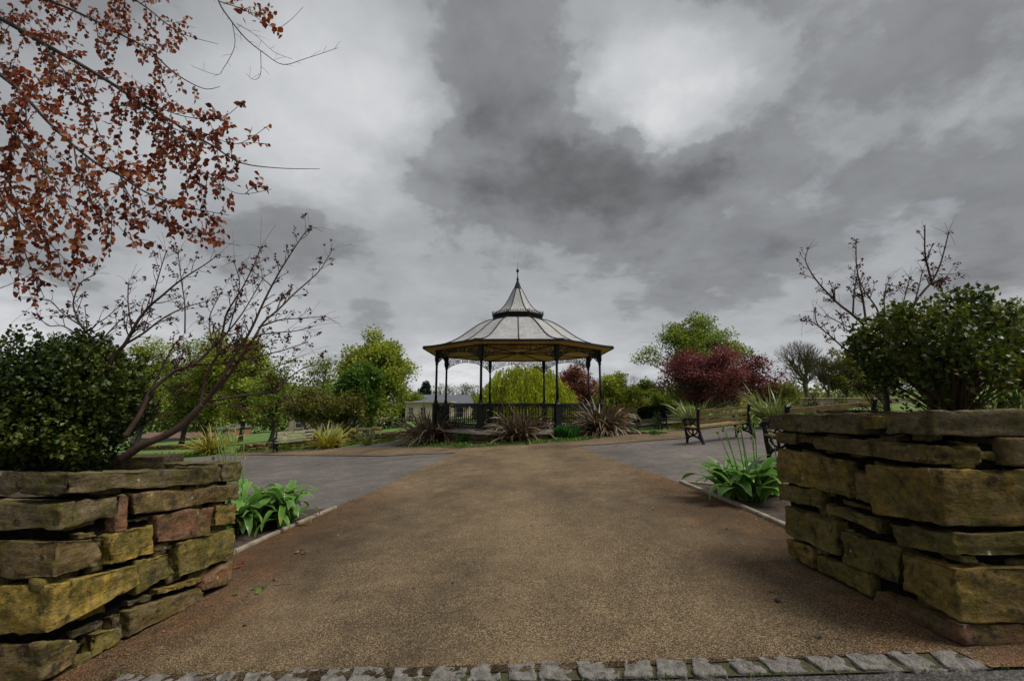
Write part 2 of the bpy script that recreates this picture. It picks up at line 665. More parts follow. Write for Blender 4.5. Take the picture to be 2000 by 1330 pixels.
M_STONE = stone_mat('weathered sandstone')
M_GRANITE = plain('granite', (.165, .155, .14), .85, var=.5, scale=22, bump=1.0, bscale=90, col2=(.085, .078, .066))
M_PATH = aggregate('buff bound gravel', [(.032, .021, .011), (.12, .080, .041), (.205, .142, .078), (.40, .31, .19)], 165,
                   (.20, .14, .082), .4, 1.0, worn=(.27, .18, .10), edge=(.075, .05, .026))
M_TAR = aggregate('grey tarmac', [(.055, .049, .046), (.10, .089, .083), (.14, .125, .116), (.23, .205, .185)], 150, (.145, .122, .108), .6, .5, worn=(.19, .155, .122))
M_ROAD = aggregate('dark road tarmac', [(.035, .033, .032), (.075, .07, .066), (.12, .112, .105)], 90, (.07, .065, .06), .4, .7)
M_SOIL = plain('bare soil', (.05, .034, .024), .95, var=.5, scale=14, bump=1.0, bscale=40)
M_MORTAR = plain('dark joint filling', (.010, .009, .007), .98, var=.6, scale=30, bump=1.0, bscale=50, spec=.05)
M_KERB = plain('concrete edging', (.22, .185, .14), .9, var=.35, scale=9, bump=.4)
M_BARK = plain('grey brown bark', (.07, .06, .045), .9, var=.4, scale=7, bump=.7, bscale=25)
M_BARKDARK = plain('dark bark', (.03, .027, .022), .85, var=.4, scale=9, bump=.5)
M_BARKPALE = plain('pale bark', (.19, .165, .12), .85, var=.35, scale=6, bump=.6, bscale=20)
M_BARKGREEN = plain('olive bark', (.10, .085, .045), .85, var=.4, scale=8, bump=.5)
M_MAPLEBARK = plain('reddish maple bark', (.06, .034, .024), .7, var=.45, scale=10, bump=.3)
M_IRON = plain('black painted iron', (.005, .0056, .007), .5, var=.3, scale=8, spec=.22)
M_IRONDULL = plain('black roof iron', (.008, .0085, .0095), .6, var=.3, scale=5, spec=.2)


def grass_mat():
    m, t, b = new_mat('lawn grass')
    tc = t.new('ShaderNodeTexCoord').outputs['Object']
    n, _ = t.noise(tc, .5, 8, .65)
    n2, _ = t.noise(tc, 30, 4, .7)
    c = t.ramp(n, [(.3, (.045, .085, .012)), (.55, (.085, .155, .018)), (.75, (.12, .18, .028))])
    c = t.mix(1.0, c, t.ramp(n2, [(.3, .6), (.7, 1.3)]), 'MULTIPLY')
    t.set(b.inputs['Base Color'], c)
    b.inputs['Roughness'].default_value = .9
    bn = t.new('ShaderNodeBump')
    bn.inputs['Strength'].default_value = .8
    bn.inputs['Distance'].default_value = .05
    t.l.new(n2, bn.inputs['Height'])
    t.l.new(bn.outputs[0], b.inputs['Normal'])
    return m


M_GRASS = grass_mat()


def lead_mat():
    m, t, b = new_mat('weathered lead roof sheet')
    tc = t.new('ShaderNodeTexCoord').outputs['Object']
    n, _ = t.noise(tc, 1.6, 7, .6)
    st, _ = t.noise(t.vmath('MULTIPLY', tc, (6, 6, .8)), 1.6, 6, .65)
    c = t.ramp(n, [(.3, (.22, .22, .22)), (.7, (.33, .328, .322))])
    c = t.mix(.8, c, t.ramp(st, [(.3, .55), (.6, 1.08)]), 'MULTIPLY')
    t.set(b.inputs['Base Color'], c)
    b.inputs['Roughness'].default_value = .55
    return m


M_LEAD = lead_mat()


def boards(name, c1, c2, width, axis=0, rough=.7):
    m, t, b = new_mat(name)
    tc = t.new('ShaderNodeTexCoord').outputs['Object']
    sep = t.new('ShaderNodeSeparateXYZ')
    t.l.new(tc, sep.inputs[0])
    u = t.math('DIVIDE', sep.outputs[axis], width)
    fl = t.math('FLOOR', u)
    fr = t.math('FRACT', u)
    wn = t.new('ShaderNodeTexWhiteNoise', noise_dimensions='1D')
    t.l.new(fl, wn.inputs['W'])
    c = t.mix(wn.outputs[0], c1, c2)
    n, _ = t.noise(tc, 5, 6, .6)
    c = t.mix(1.0, c, t.ramp(n, [(.3, .8), (.7, 1.15)]), 'MULTIPLY')
    groove = t.math('LESS_THAN', fr, .12)
    c = t.mix(t.math('MULTIPLY', groove, .6), c, (.03, .018, .006))
    t.set(b.inputs['Base Color'], c)
    b.inputs['Roughness'].default_value = rough
    return m


M_CEIL = boards('varnished ceiling boards', (.55, .27, .045), (.70, .38, .085), .1)
M_WOOD = plain('weathered bench timber', (.24, .165, .065), .75, var=.4, scale=9, bump=.4, bscale=30, col2=(.17, .125, .06))
M_WOODPALE = plain('greyed bench timber', (.24, .205, .15), .8, var=.4, scale=9, bump=.3)

# leaf colours
F_LIME = foliage('young lime leaves', [(.12, .15, .018), (.22, .265, .034), (.31, .355, .055)], .42)
F_OLIVE = foliage('olive spring leaves', [(.06, .072, .012), (.125, .14, .020), (.19, .20, .03)], .4)
F_DEEP = foliage('deep green leaves', [(.028, .065, .010), (.062, .125, .018), (.11, .19, .028)], .4)
F_SAP = foliage('sap green leaves', [(.075, .115, .016), (.145, .20, .026), (.22, .275, .042)], .42)
F_BROWNISH = foliage('bronze green leaves', [(.055, .055, .012), (.10, .10, .018), (.16, .16, .03)], .35)
F_WILLOW = foliage('willow leaves', [(.15, .19, .010), (.28, .32, .018), (.40, .43, .03)], .45)
F_COPPER = foliage('far copper leaves', [(.10, .04, .025), (.19, .075, .05), (.26, .12, .08)], .35, tcol=(1.2, .8, .7))
F_RED = foliage('crimson leaves', [(.055, .018, .017), (.13, .036, .038), (.21, .066, .066)], .35, tcol=(1.25, .7, .7))
F_BOX = foliage('box leaves', [(.009, .020, .004), (.023, .042, .006), (.058, .085, .011), (.13, .15, .02)], .25, .45, .35)
F_BOXR = foliage('loose box leaves', [(.016, .034, .006), (.046, .072, .010), (.095, .12, .017), (.17, .13, .024)], .3, .42, .4)
F_YEW = foliage('yew needles', [(.006, .014, .004), (.012, .026, .006), (.02, .04, .008)], .1)
F_FIR = foliage('blue green needles', [(.008, .018, .012), (.02, .04, .022)], .1)
F_HERB = foliage('bed plant leaves', [(.03, .07, .010), (.07, .13, .016), (.13, .19, .03)], .35)
F_BLUEGREEN = foliage('bluish strap leaves', [(.015, .07, .014), (.03, .12, .022), (.06, .17, .03)], .3)
F_SPURGE = foliage('acid yellow spurge', [(.18, .21, .012), (.33, .34, .02), (.42, .42, .04)], .3)
F_GREY = foliage('grey green leaves', [(.07, .10, .06), (.13, .17, .10)], .2)
F_MAPLE = foliage('dark red maple buds', [(.03, .008, .006), (.06, .013, .010), (.115, .02, .014)], .3, tcol=(1.5, .5, .4))
F_BEECH = foliage('copper beech leaves', [(.05, .016, .012), (.145, .034, .015), (.24, .064, .018), (.22, .115, .03)], .40, tcol=(1.5, .7, .45), patch=1.4)
F_WOOD = foliage('far woodland leaves', [(.05, .062, .012), (.095, .115, .018), (.15, .165, .028)], .3, patch=.12)
F_DEAD = foliage('withered leaves', [(.10, .05, .025), (.19, .10, .05)], .2)
S_PHORM = strap_mat('bronze flax leaf', (.078, .055, .031), (.20, .145, .085), (.32, .24, .13), .2, .35, .78)
S_YELLOW = strap_mat('yellow striped flax leaf', (.40, .33, .03), (.14, .17, .02), (.38, .28, .09), .3, .6, .85)
S_GREENFLAX = strap_mat('green flax leaf', (.12, .165, .032), (.24, .25, .065), (.30, .23, .10), .3, .5, .86)
S_ALLIUM = strap_mat('allium leaf', (.13, .29, .05), (.24, .40, .11), (.50, .32, .05), .4, .7, .86, rough=.35)
M_STALK = plain('allium stalk', (.10, .19, .035), .5, var=.3)
F_BUD = foliage('allium bud', [(.26, .27, .10), (.38, .37, .17)], .2)

# ------------------------------------------------------------------ ground, paths, road
def build_land():
    xs = sorted(set([-400, -250, -150, -110] + list(range(-75, 76, 3)) + [x * .5 for x in range(-40, 41)] + [110, 150, 250, 400]))
    ys = sorted(set([-30, -15, -8, -4] + [y * .5 for y in range(-4, 75)] + list(range(38, 120, 4)) + [140, 180, 240, 320, 450, 700]))
    V = [(x, y, G(x, y)) for y in ys for x in xs]
    n = len(xs)
    F = [(j * n + i, j * n + i + 1, (j + 1) * n + i + 1, (j + 1) * n + i) for j in range(len(ys) - 1) for i in range(n - 1)]
    struct('ground', np_mesh('ground', V, F, True), M_GRASS)


build_land()

KL = [gnd(455, 1085), gnd(560, 1036), gnd(655, 995)]
KR = [gnd(1540, 1035), gnd(1440, 990), gnd(1330, 945)]
TIP_L, TIP_R = gnd(890, 886), gnd(1125, 872)
ROADY = 2.46

sheet('road', [(-14, -12), (14, -12), (14, 1.70), (2.6, 2.39), (-2.5, 2.70), (-14, 3.4)], M_ROAD, .006)
plaza = [(-2.9, 4.6), (-2.6, 6.93), (-3.6, 7.1), (-5.5, 7.2), (-9, 8.5), (-14, 13.5), (-16.5, 20), (-14.6, 23.4), (-12.4, 22.3), (-10.6, 21.6),
         (-7.2, 20.95), (-6, 21.3), (-4, 26), (.3, 28), (5, 26), (6.2, 20), (7.6, 17), (8.6, 14.5), (9.2, 11), (9, 7), (6.0, 5.6), (3.37, 6.39),
         (2.64, 7.27), (2.74, 4.68)]
sheet('tarmac_plaza', plaza, M_TAR, .010)
def jag(p, q, seed, amp=.016, step=.16):
    rj = random.Random(seed)
    p, q = Vector(p), Vector(q)
    n = int((q - p).length / step)
    nn = Vector((-(q - p).y, (q - p).x)).normalized()
    return [tuple(p.lerp(q, i / n) + nn * (rj.gauss(0, amp) if 0 < i else 0)) for i in range(n)]


sheet('path', [(-3.3, 2.70), (-2.28, 2.66), (-2.26, 2.79), (2.27, 2.512), (2.29, 2.37), (3.3, 2.30), (2.9, 4.0), KR[0], KR[1], *jag(KR[2], TIP_R, 1), TIP_R, (1.6, 15.6), (-1.4, 15.6), *jag(TIP_L, KL[2], 2), KL[2], KL[1], KL[0], (-3.1, 4.1)], M_PATH, .022)
sheet('path', [TIP_L, TIP_R, gnd(1230, 865), gnd(1340, 857), (6.6, 15.6), (6.4, 17.0), (6.0, 20), (4.6, 24), (.3, 26.4), (-4.4, 24), (-5.3, 20), (-4.32, 17.62), gnd(750, 892)], M_PATH, .027)
sheet('path', [gnd(750, 892), (-4.0, 17.4), gnd(640, 877), gnd(480, 884), (-14.9, 23.2), gnd(480, 889), gnd(640, 891)], M_PATH, .032)

# beds of bare soil
sheet('planting_bed', [(-2.99, 4.95), KL[1], (-2.66, 6.88), (-3.6, 7.05), (-6, 7.0), (-6.5, 4.2), (-2.5, 4.2)], M_SOIL, .03)
sheet('planting_bed', [KR[2], (3.4, 6.42), (6.5, 5.6), (6.5, 4.0), (2.5, 4.0), (2.80, 4.68), (KR[1][0] + .05, KR[1][1])], M_SOIL, .03)
BC = (.26, 20.0)
ring_o = [(BC[0] + 5.25 * math.sin(R_(22.5 + 45 * k)), BC[1] - 5.25 * math.cos(R_(22.5 + 45 * k))) for k in range(8)]
sheet('planting_bed', ring_o, plain('mossy bed soil', (.055, .05, .022), .95, var=.6, scale=5, bump=1, bscale=40, col2=(.035, .06, .012)), .034)


def kerb(pts, label):
    k = struct('kerb', MB().mesh('kerb_root'), None)
    m = None
    for i in range(len(pts) - 1):
        a, b = Vector(pts[i]), Vector(pts[i + 1])
        nseg = max(1, round((b - a).length / .9))
        for j in range(nseg):
            p, q = a.lerp(b, (j + .008) / nseg), a.lerp(b, (j + .992) / nseg)
            d = (q - p).normalized()
            nn = Vector((-d.y, d.x))
            mb = MB()
            vs = []
            for zz, w in ((-.1, .03), (.045, .03), (.055, .022)):
                for s_, t_ in ((p, -w), (q, -w), (q, w), (p, w)):
                    c = s_ + nn * t_
                    vs.append((c.x, c.y, G(c.x, c.y) + zz))
            fs = [(3, 2, 1, 0), (8, 9, 10, 11)]
            for l in (0, 4):
                fs += [(l + e, l + (e + 1) % 4, l + 4 + (e + 1) % 4, l + 4 + e) for e in range(4)]
            mb.add(vs, fs)
            put('kerb_stone', mb.mesh('kerb_stone'), M_KERB, k)
    return k


kerb([(-3.02, 4.45)] + KL, '')
kerb([(2.73, 4.05)] + KR + [(3.1, 6.75)], '')


# ------------------------------------------------------------------ stones
CUBE_N = 8


def cube_grid(n):
    ts = [math.copysign(1 - (1 - abs(t)) ** 1.35, t) for t in [-1 + 2 * i / n for i in range(n + 1)]]
    V, F, key = [], [], {}

    def vid(p):
        k = tuple(round(c, 4) for c in p)
        if k not in key:
            key[k] = len(V)
            V.append(p)
        return key[k]
    for ax in range(3):
        for sg in (-1, 1):
            for i in range(n):
                for j in range(n):
                    q = []
                    for a, b in ((i, j), (i + 1, j), (i + 1, j + 1), (i, j + 1)):
                        p = [0, 0, 0]
                        p[ax] = sg
                        p[(ax + 1) % 3] = ts[a]
                        p[(ax + 2) % 3] = ts[b]
                        q.append(vid(tuple(p)))
                    F.append(tuple(q) if sg > 0 else tuple(reversed(q)))
    return V, F


CG8, CG5, CG3 = cube_grid(13), cube_grid(6), cube_grid(3)


def stone_mesh(name, org, dx, dn, quad, depth, proud, seed, rnd=.008, amp=.014, grid=None):
    """quad: TL, TR, BR, BL as (s, z) on the face; dn points into the wall"""
    V, F = grid or CG8
    w = (abs(quad[1][0] - quad[0][0]) + abs(quad[2][0] - quad[3][0])) / 2
    h = (abs(quad[0][1] - quad[3][1]) + abs(quad[1][1] - quad[2][1])) / 2
    half = (max(w, .02) / 2, max(h, .02) / 2, depth / 2)
    r = min(rnd, .42 * min(half))
    so = Vector((seed * 3.17 % 50, seed * 7.71 % 50, seed * 1.3 % 50))
    out = []
    for p in V:
        P = Vector((p[0] * half[0], p[1] * half[1], p[2] * half[2]))
        q = Vector([max(-(half[k] - r), min(half[k] - r, P[k])) for k in range(3)])
        d = (P - q)
        d = d.normalized() if d.length > 1e-6 else Vector((0, 0, 1))
        P2 = q + d * r
        nz = noise.noise(P2 * 5 + so) * amp * 1.0 - abs(noise.noise(P2 * 9 + so)) * amp * 2.0 + noise.noise(P2 * 26 + so) * amp * .6 + noise.noise(P2 * 60 + so) * amp * .3
        P2 += d * nz
        u, v = P2.x / half[0] * .5 + .5, .5 - P2.y / half[1] * .5
        top = (quad[0][0] * (1 - u) + quad[1][0] * u, quad[0][1] * (1 - u) + quad[1][1] * u)
        bot = (quad[3][0] * (1 - u) + quad[2][0] * u, quad[3][1] * (1 - u) + quad[2][1] * u)
        s_, z_ = top[0] * (1 - v) + bot[0] * v, top[1] * (1 - v) + bot[1] * v
        pt = org + dx * s_ + dn * (P2.z + depth / 2 - proud)
        out.append((pt.x, pt.y, z_ + 0))
    mb = MB()
    a = dx.cross(Vector((0, 0, 1)))
    flip = a.dot(dn) < 0
    mb.add(out, [tuple(reversed(f)) for f in F] if flip else F)
    me = mb.mesh(name, True)
    bm = bmesh.new()
    bm.from_mesh(me)
    bmesh.ops.recalc_face_normals(bm, faces=bm.faces[:])
    bm.to_mesh(me)
    bm.free()
    return me


def face_uv(px, py, P0, d):
    """point of a vertical face (through P0 along d) seen at a pixel: distance along it, height"""
    r = ray(px, py)
    nrm = Vector((d.y, -d.x, 0))
    t = (P0 - Vector((0, 0, EYE))).dot(nrm) / r.dot(nrm)
    q = Vector((0, 0, EYE)) + r * t
    return (q - P0).dot(d), q.z


TINTS = {'b': (.185, .125, .050), 'g': (.165, .125, .066), 'y': (.36, .245, .050), 'o': (.26, .175, .042), 'r': (.20, .098, .055),
         'd': (.085, .066, .036), 'm': (.18, .14, .034)}
stone_i = [0]


def lay(parent, org, d, dn, quad, depth, tint, proud=0.0, label=None, grid=None, rnd=.008, amp=.014):
    stone_i[0] += 1
    k = stone_i[0]
    me = stone_mesh('stone', org, d, dn, quad, depth, proud, k, rnd, amp, grid)
    o = part('stone', me, M_STONE, parent)
    j = random.Random(k).uniform(.85, 1.2) * (.80 if org.x < 0 else .60)
    o.color = tuple(c * j for c in TINTS[tint]) + (1,)
    if label:
        o['label'] = label
    return o


def planter(name_label, P0, P1, side, quads, zoom, rows_front, zt0, zt1, back_y):
    """P0 far end of the path-side face, P1 its corner by the road; side -1 left, +1 right (away from the path)"""
    P0, P1 = Vector((*P0, 0)), Vector((*P1, 0))
    L = (P1 - P0).length
    d = (P1 - P0) / L
    dn = Vector((side, 0, 0))
    root = thing('dry_stone_planter', name_label, 'stone planter', (P1.x + side * 1.2, (P0.y + P1.y) / 2, G(P1.x + side * 1.2, 3)))
    ox, oy, sc = zoom
    front = Vector((side, 0, 0))
    fin = Vector((0, 1, 0))
    for q, tint, depth, proud, lab in quads:
        uv = []
        for zx, zy in q:
            s_, z_ = face_uv(ox + zx / sc, oy + zy / sc, P0, d)
            uv.append((max(-.03, min(L + .012, s_)), z_))
        if uv[0][0] > uv[1][0]:
            uv = [uv[1], uv[0], uv[3], uv[2]]
        big = depth > .42
        lay(root, P0, d, dn, uv, depth, tint, proud, lab)
    # the face towards the road, beyond the corner stones
    for (x0, x1, z0, z1, tint, proud) in rows_front:
        lay(root, P1, front, fin, [(x0, z1), (x1, z1), (x1, z0), (x0, z0)], .28, tint, proud, grid=CG5)
    # small packing stones deep in the joints
    rk = random.Random(77 + side)
    zg = G(P0.x, 3)
    for i in range(46):
        s0 = rk.uniform(0, L - .05)
        z0 = rk.uniform(zg, zt1 - .16)
        w, h = rk.uniform(.08, .2), rk.uniform(.05, .1)
        lay(root, P0, d, dn, [(s0, z0 + h), (min(L, s0 + w), z0 + h * rk.uniform(.8, 1.1)), (min(L, s0 + w), z0), (s0, z0)], .10, rk.choice('dbgm'), rk.uniform(-.045, -.028), grid=CG3, rnd=.006).name = 'packing_stone'
    for i in range(26):
        s0 = rk.uniform(.1, .75)
        z0 = rk.uniform(zg, zt1 - .16)
        w, h = rk.uniform(.08, .2), rk.uniform(.05, .1)
        lay(root, P1, front, fin, [(s0, z0 + h), (s0 + w, z0 + h), (s0 + w, z0), (s0, z0)], .10, rk.choice('dbgm'), rk.uniform(-.045, -.028), grid=CG3, rnd=.006).name = 'packing_stone'
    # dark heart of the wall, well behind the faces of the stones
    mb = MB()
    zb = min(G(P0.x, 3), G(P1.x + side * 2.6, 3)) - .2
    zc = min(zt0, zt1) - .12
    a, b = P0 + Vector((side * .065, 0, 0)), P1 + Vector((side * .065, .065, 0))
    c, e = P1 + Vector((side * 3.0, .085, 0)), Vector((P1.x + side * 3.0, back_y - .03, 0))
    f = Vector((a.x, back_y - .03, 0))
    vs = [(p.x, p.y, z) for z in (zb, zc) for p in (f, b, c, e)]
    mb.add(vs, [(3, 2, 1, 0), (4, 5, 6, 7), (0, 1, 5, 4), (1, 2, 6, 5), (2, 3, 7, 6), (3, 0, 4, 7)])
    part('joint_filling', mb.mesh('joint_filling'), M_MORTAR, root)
    # soil inside
    nx, ny = 26, 12
    V, F = [], []
    for j in range(ny + 1):
        for i in range(nx + 1):
            x = P1.x + side * (.2 + 2.7 * i / nx)
            y = P1.y + .2 + (back_y - P1.y - .35) * j / ny
            V.append((x, y, zc + .035 + .05 * noise.noise(Vector((x * 3, y * 3, 1))) + .03 * math.sin(PI * j / ny)))
    for j in range(ny):
        for i in range(nx):
            qd = (j * (nx + 1) + i, j * (nx + 1) + i + 1, (j + 1) * (nx + 1) + i + 1, (j + 1) * (nx + 1) + i)
            F.append(qd if side > 0 else tuple(reversed(qd)))
    part('soil', np_mesh('soil', V, F, True), M_SOIL, root)
    return root, zc + .05


def qr(x0, y0, x1, y1, x2, y2, x3, y3):
    return [(x0, y0), (x1, y1), (x2, y2), (x3, y3)]


LQ = [
    (qr(345, 184, 1112, 155, 1112, 244, 362, 300), 'g', .30, .015, None),
    (qr(85, 200, 345, 186, 360, 300, 80, 305), 'd', .62, .01, None),
    (qr(1118, 146, 1222, 141, 1224, 230, 1122, 244), 'g', .24, .0, None),
    (qr(1222, 124, 1336, 112, 1326, 222, 1224, 230), 'g', .5, .012, None),
    (qr(318, 346, 656, 308, 646, 420, 300, 508), 'g', .64, .0, None),
    (qr(662, 296, 725, 300, 706, 500, 630, 515), 'r', .2, .004, None),
    (qr(730, 292, 1328, 238, 1322, 326, 738, 416), 'b', .28, .008, None),
    (qr(716, 440, 852, 412, 842, 440, 718, 462), 'd', .2, -.03, None),
    (qr(862, 408, 1180, 360, 1172, 525, 864, 566), 'r', .26, .012, 'reddish sandstone block'),
    (qr(1192, 352, 1315, 344, 1302, 462, 1190, 476), 'o', .3, .006, None),
    (qr(450, 516, 566, 492, 562, 532, 452, 548), 'b', .2, -.02, None),
    (qr(582, 528, 848, 456, 846, 628, 600, 688), 'y', .26, .016, 'small yellow ochre stone'),
    (qr(262, 560, 562, 548, 556, 690, 258, 776), 'b', .60, .008, None),
    (qr(852, 602, 970, 576, 962, 602, 852, 632), 'd', .2, -.02, None),
    (qr(980, 566, 1298, 482, 1282, 645, 982, 764), 'm', .3, .014, None),
    (qr(752, 664, 942, 620, 966, 742, 750, 858), 'm', .26, .004, None),
    (qr(215, 812, 748, 686, 754, 800, 196, 1092), 'y', .58, .03, 'large lichen-yellow stone at the corner'),
    (qr(872, 820, 1142, 746, 1138, 782, 872, 862), 'o', .24, .0, None),
    (qr(1128, 760, 1276, 664, 1272, 790, 1110, 832), 'r', .34, .016, None),
    (qr(712, 882, 858, 850, 852, 886, 712, 922), 'd', .2, -.01, None),
    (qr(702, 940, 1098, 812, 1134, 872, 702, 1090), 'b', .28, .02, None),
    (qr(622, 970, 692, 944, 692, 1090, 640, 1112), 'g', .2, -.01, None),
    (qr(500, 1062, 652, 1036, 656, 1124, 500, 1204), 'm', .24, .01, None),
    (qr(150, 1150, 424, 1096, 404, 1230, 110, 1400), 'b', .55, .02, None),
    (qr(424, 1050, 602, 986, 598, 1030, 430, 1100), 'd', .2, -.03, None),
    (qr(415, 1215, 500, 1170, 500, 1230, 400, 1310), 'b', .2, .0, None),
]
RQ = [
    (qr(50, 113, 468, 108, 468, 208, 54, 187), 'g', .34, .02, None),
    (qr(472, 121, 585, 118, 585, 184, 472, 184), 'o', .2, .0, None),
    (qr(590, 106, 788, 92, 792, 216, 592, 206), 'g', 1.1, .02, None),
    (qr(74, 191, 170, 196, 168, 250, 84, 250), 'b', .26, .0, None),
    (qr(175, 196, 240, 204, 240, 250, 178, 246), 'b', .2, .0, None),
    (qr(246, 210, 794, 256, 790, 346, 262, 276), 'b', .30, .02, None),
    (qr(90, 262, 412, 326, 428, 496, 98, 422), 'o', .3, .02, None),
    (qr(422, 372, 490, 382, 510, 532, 434, 502), 'b', .2, -.01, None),
    (qr(492, 342, 850, 362, 868, 630, 530, 566), 'o', .62, .022, None),
    (qr(95, 425, 290, 460, 302, 546, 104, 504), 'm', .3, .012, None),
    (qr(366, 496, 504, 540, 502, 562, 370, 522), 'r', .2, -.02, None),
    (qr(304, 516, 578, 602, 560, 664, 310, 562), 'm', .26, .006, None),
    (qr(594, 606, 925, 660, 930, 772, 640, 716), 'm', .75, .012, None),
    (qr(128, 530, 370, 602, 368, 762, 138, 662), 'm', .3, .02, None),
    (qr(387, 645, 662, 724, 646, 898, 394, 792), 'm', .28, .012, None),
    (qr(140, 680, 257, 722, 256, 816, 144, 752), 'o', .3, .012, None),
    (qr(265, 750, 512, 830, 520, 948, 270, 822), 'm', .28, .012, None),
    (qr(666, 736, 968, 830, 975, 1082, 690, 915), 'o', .85, .03, 'big bedded stone at the corner'),
    (qr(548, 908, 985, 1082, 990, 1190, 552, 985), 'r', .7, .035, 'rounded reddish footing stone'),
    (qr(640, 860, 690, 880, 700, 930, 645, 905), 'd', .2, -.05, None),
]
# road-side rows: (start, end, low, high, colour, proud), distances from the corner
LF = [(.63, 1.3, .83, .98, 'd', .0), (1.32, 2.3, .84, .99, 'g', .0), (.66, 1.2, .60, .80, 'b', .0), (1.22, 2.0, .58, .81, 'o', .01),
      (.62, 1.4, .36, .58, 'm', .0), (1.42, 2.2, .34, .56, 'b', .0), (.6, 1.1, .02, .32, 'o', .0), (1.12, 2.0, .0, .32, 'r', .0),
      (.57, 1.5, -.24, -.0, 'b', .0), (1.52, 2.4, -.3, -.02, 'b', .0)]
RF = [(1.12, 2.0, 1.24, 1.38, 'g', .01), (.37, 1.3, 1.05, 1.215, 'b', .0), (1.32, 2.0, 1.04, 1.21, 'b', .0), (.64, 1.5, .73, 1.02, 'b', .0),
      (.77, 1.6, .50, .70, 'm', .0), (.87, 1.7, .20, .48, 'm', .0), (.72, 1.6, .0, .18, 'r', .0), (1.62, 2.4, .02, .2, 'b', 0)]
LP, L_SOIL = planter('lower dry stone planter with mossy yellow stones, holding the dense dark box bush', (-2.40, 4.06), (-2.58, 2.70), -1, LQ, (0, 860, 1585 / 560), LF, .92, .99, 4.05)
RP, R_SOIL = planter('taller dry stone planter of big brown sandstones, holding the loose open bush', (2.24, 3.90), (2.36, 2.55), 1, RQ, (1480, 760, 1213 / 520), RF, 1.29, 1.37, 3.9)
# coping along the back of both planters
for root, x0, sgn, y0, zt in ((LP, -2.9, -1, 3.98, .955), (RP, 2.62, 1, 3.82, 1.335)):
    x = 0.0
    rg = random.Random(5 if sgn < 0 else 6)
    while x < 2.4:
        w = rg.uniform(.45, .8)
        o = Vector((x0, y0 + .09, 0))
        lay(root, o, Vector((sgn, 0, 0)), Vector((0, -1, 0)), [(x, zt + rg.uniform(-.02, .02)), (x + w - .02, zt), (x + w - .02, zt - .11), (x, zt - .11)], .24,
            rg.choice('gbd'), 0, grid=CG5)
        x += w

# setts between path and road
sett_row = struct('sett_row', MB().mesh('sett_row'), None)
rg = random.Random(3)
A_, B_ = Vector((-2.2, 2.715)), Vector((2.27, 2.441))
dd = (B_ - A_).normalized()
s_ = 0.0
while s_ < (B_ - A_).length:
    w = rg.uniform(.15, .23)
    dep = rg.uniform(.125, .16)
    c = A_ + dd * (s_ + w / 2)
    gz = G(c.x, c.y)
    org = Vector((c.x, c.y, 0))
    V, F = CG8
    mb = MB()
    so = Vector((s_ * 9, 3, 5))
    vs = []
    hx, hy, hz = w / 2 - .004, dep / 2, .07
    skew = rg.uniform(-.25, .25)
    for p in V:
        P = Vector((p[0] * hx, p[1] * hy, p[2] * hz))
        r = .012
        q = Vector([max(-(h - r), min(h - r, P[k])) for k, h in enumerate((hx, hy, hz))])
        e = P - q
        P2 = q + (e.normalized() * r if e.length > 1e-6 else e)
        P2 += (e.normalized() if e.length > 1e-6 else e) * (noise.noise(P2 * 16 + so) * .016 - abs(noise.noise(P2 * 30 + so)) * .012 + noise.noise(P2 * 60 + so) * .006)
        P2.x += skew * P2.y
        w2 = dd * P2.x + Vector((-dd.y, dd.x)) * P2.y
        vs.append((c.x + w2.x, c.y + w2.y, gz - .043 + P2.z + rg.uniform(-.001, .001)))
    mb.add(vs, F)
    o = put('sett', mb.mesh('sett', True), M_GRANITE, sett_row)
    s_ += w + rg.uniform(.006, .022)
sheet('joint_strip', [(-2.25, 2.647), (2.3, 2.366), (2.3, 2.525), (-2.25, 2.81)], plain('mossy joint dirt', (.04, .032, .018), .95, var=.6, scale=14, bump=1, bscale=60, col2=(.04, .045, .010)), .016)

# ------------------------------------------------------------------ bandstand
BR, ZD = 3.68, .40
bs = thing('bandstand', 'octagonal iron bandstand with grey tented roof standing on the plaza', 'bandstand', (BC[0], BC[1], 0))


def octa(r, k, z, off=22.5):
    a = R_(off + 45 * k)
    return Vector((r * math.sin(a), -r * math.cos(a), z))


def spart(name, mb, mat, parent=bs, rz=0.0, smooth=False):
    me = mb if isinstance(mb, bpy.types.Mesh) else mb.mesh(name, smooth)
    o = put(name, me, mat, parent)
    o.rotation_euler = (0, 0, rz)
    return o


def octprism(r, z0, z1):
    mb = MB()
    vs = [octa(r, k, z) for z in (z0, z1) for k in range(8)]
    mb.add(vs, [tuple(reversed(range(8))), tuple(range(8, 16))] + [(k, (k + 1) % 8, 8 + (k + 1) % 8, 8 + k) for k in range(8)])
    return mb


spart('deck', octprism(4.02, .30, ZD), plain('pale concrete', (.30, .27, .22), .85, var=.3, scale=4, bump=.2))
spart('plinth_core', octprism(3.84, -1.0, .30), M_MORTAR)
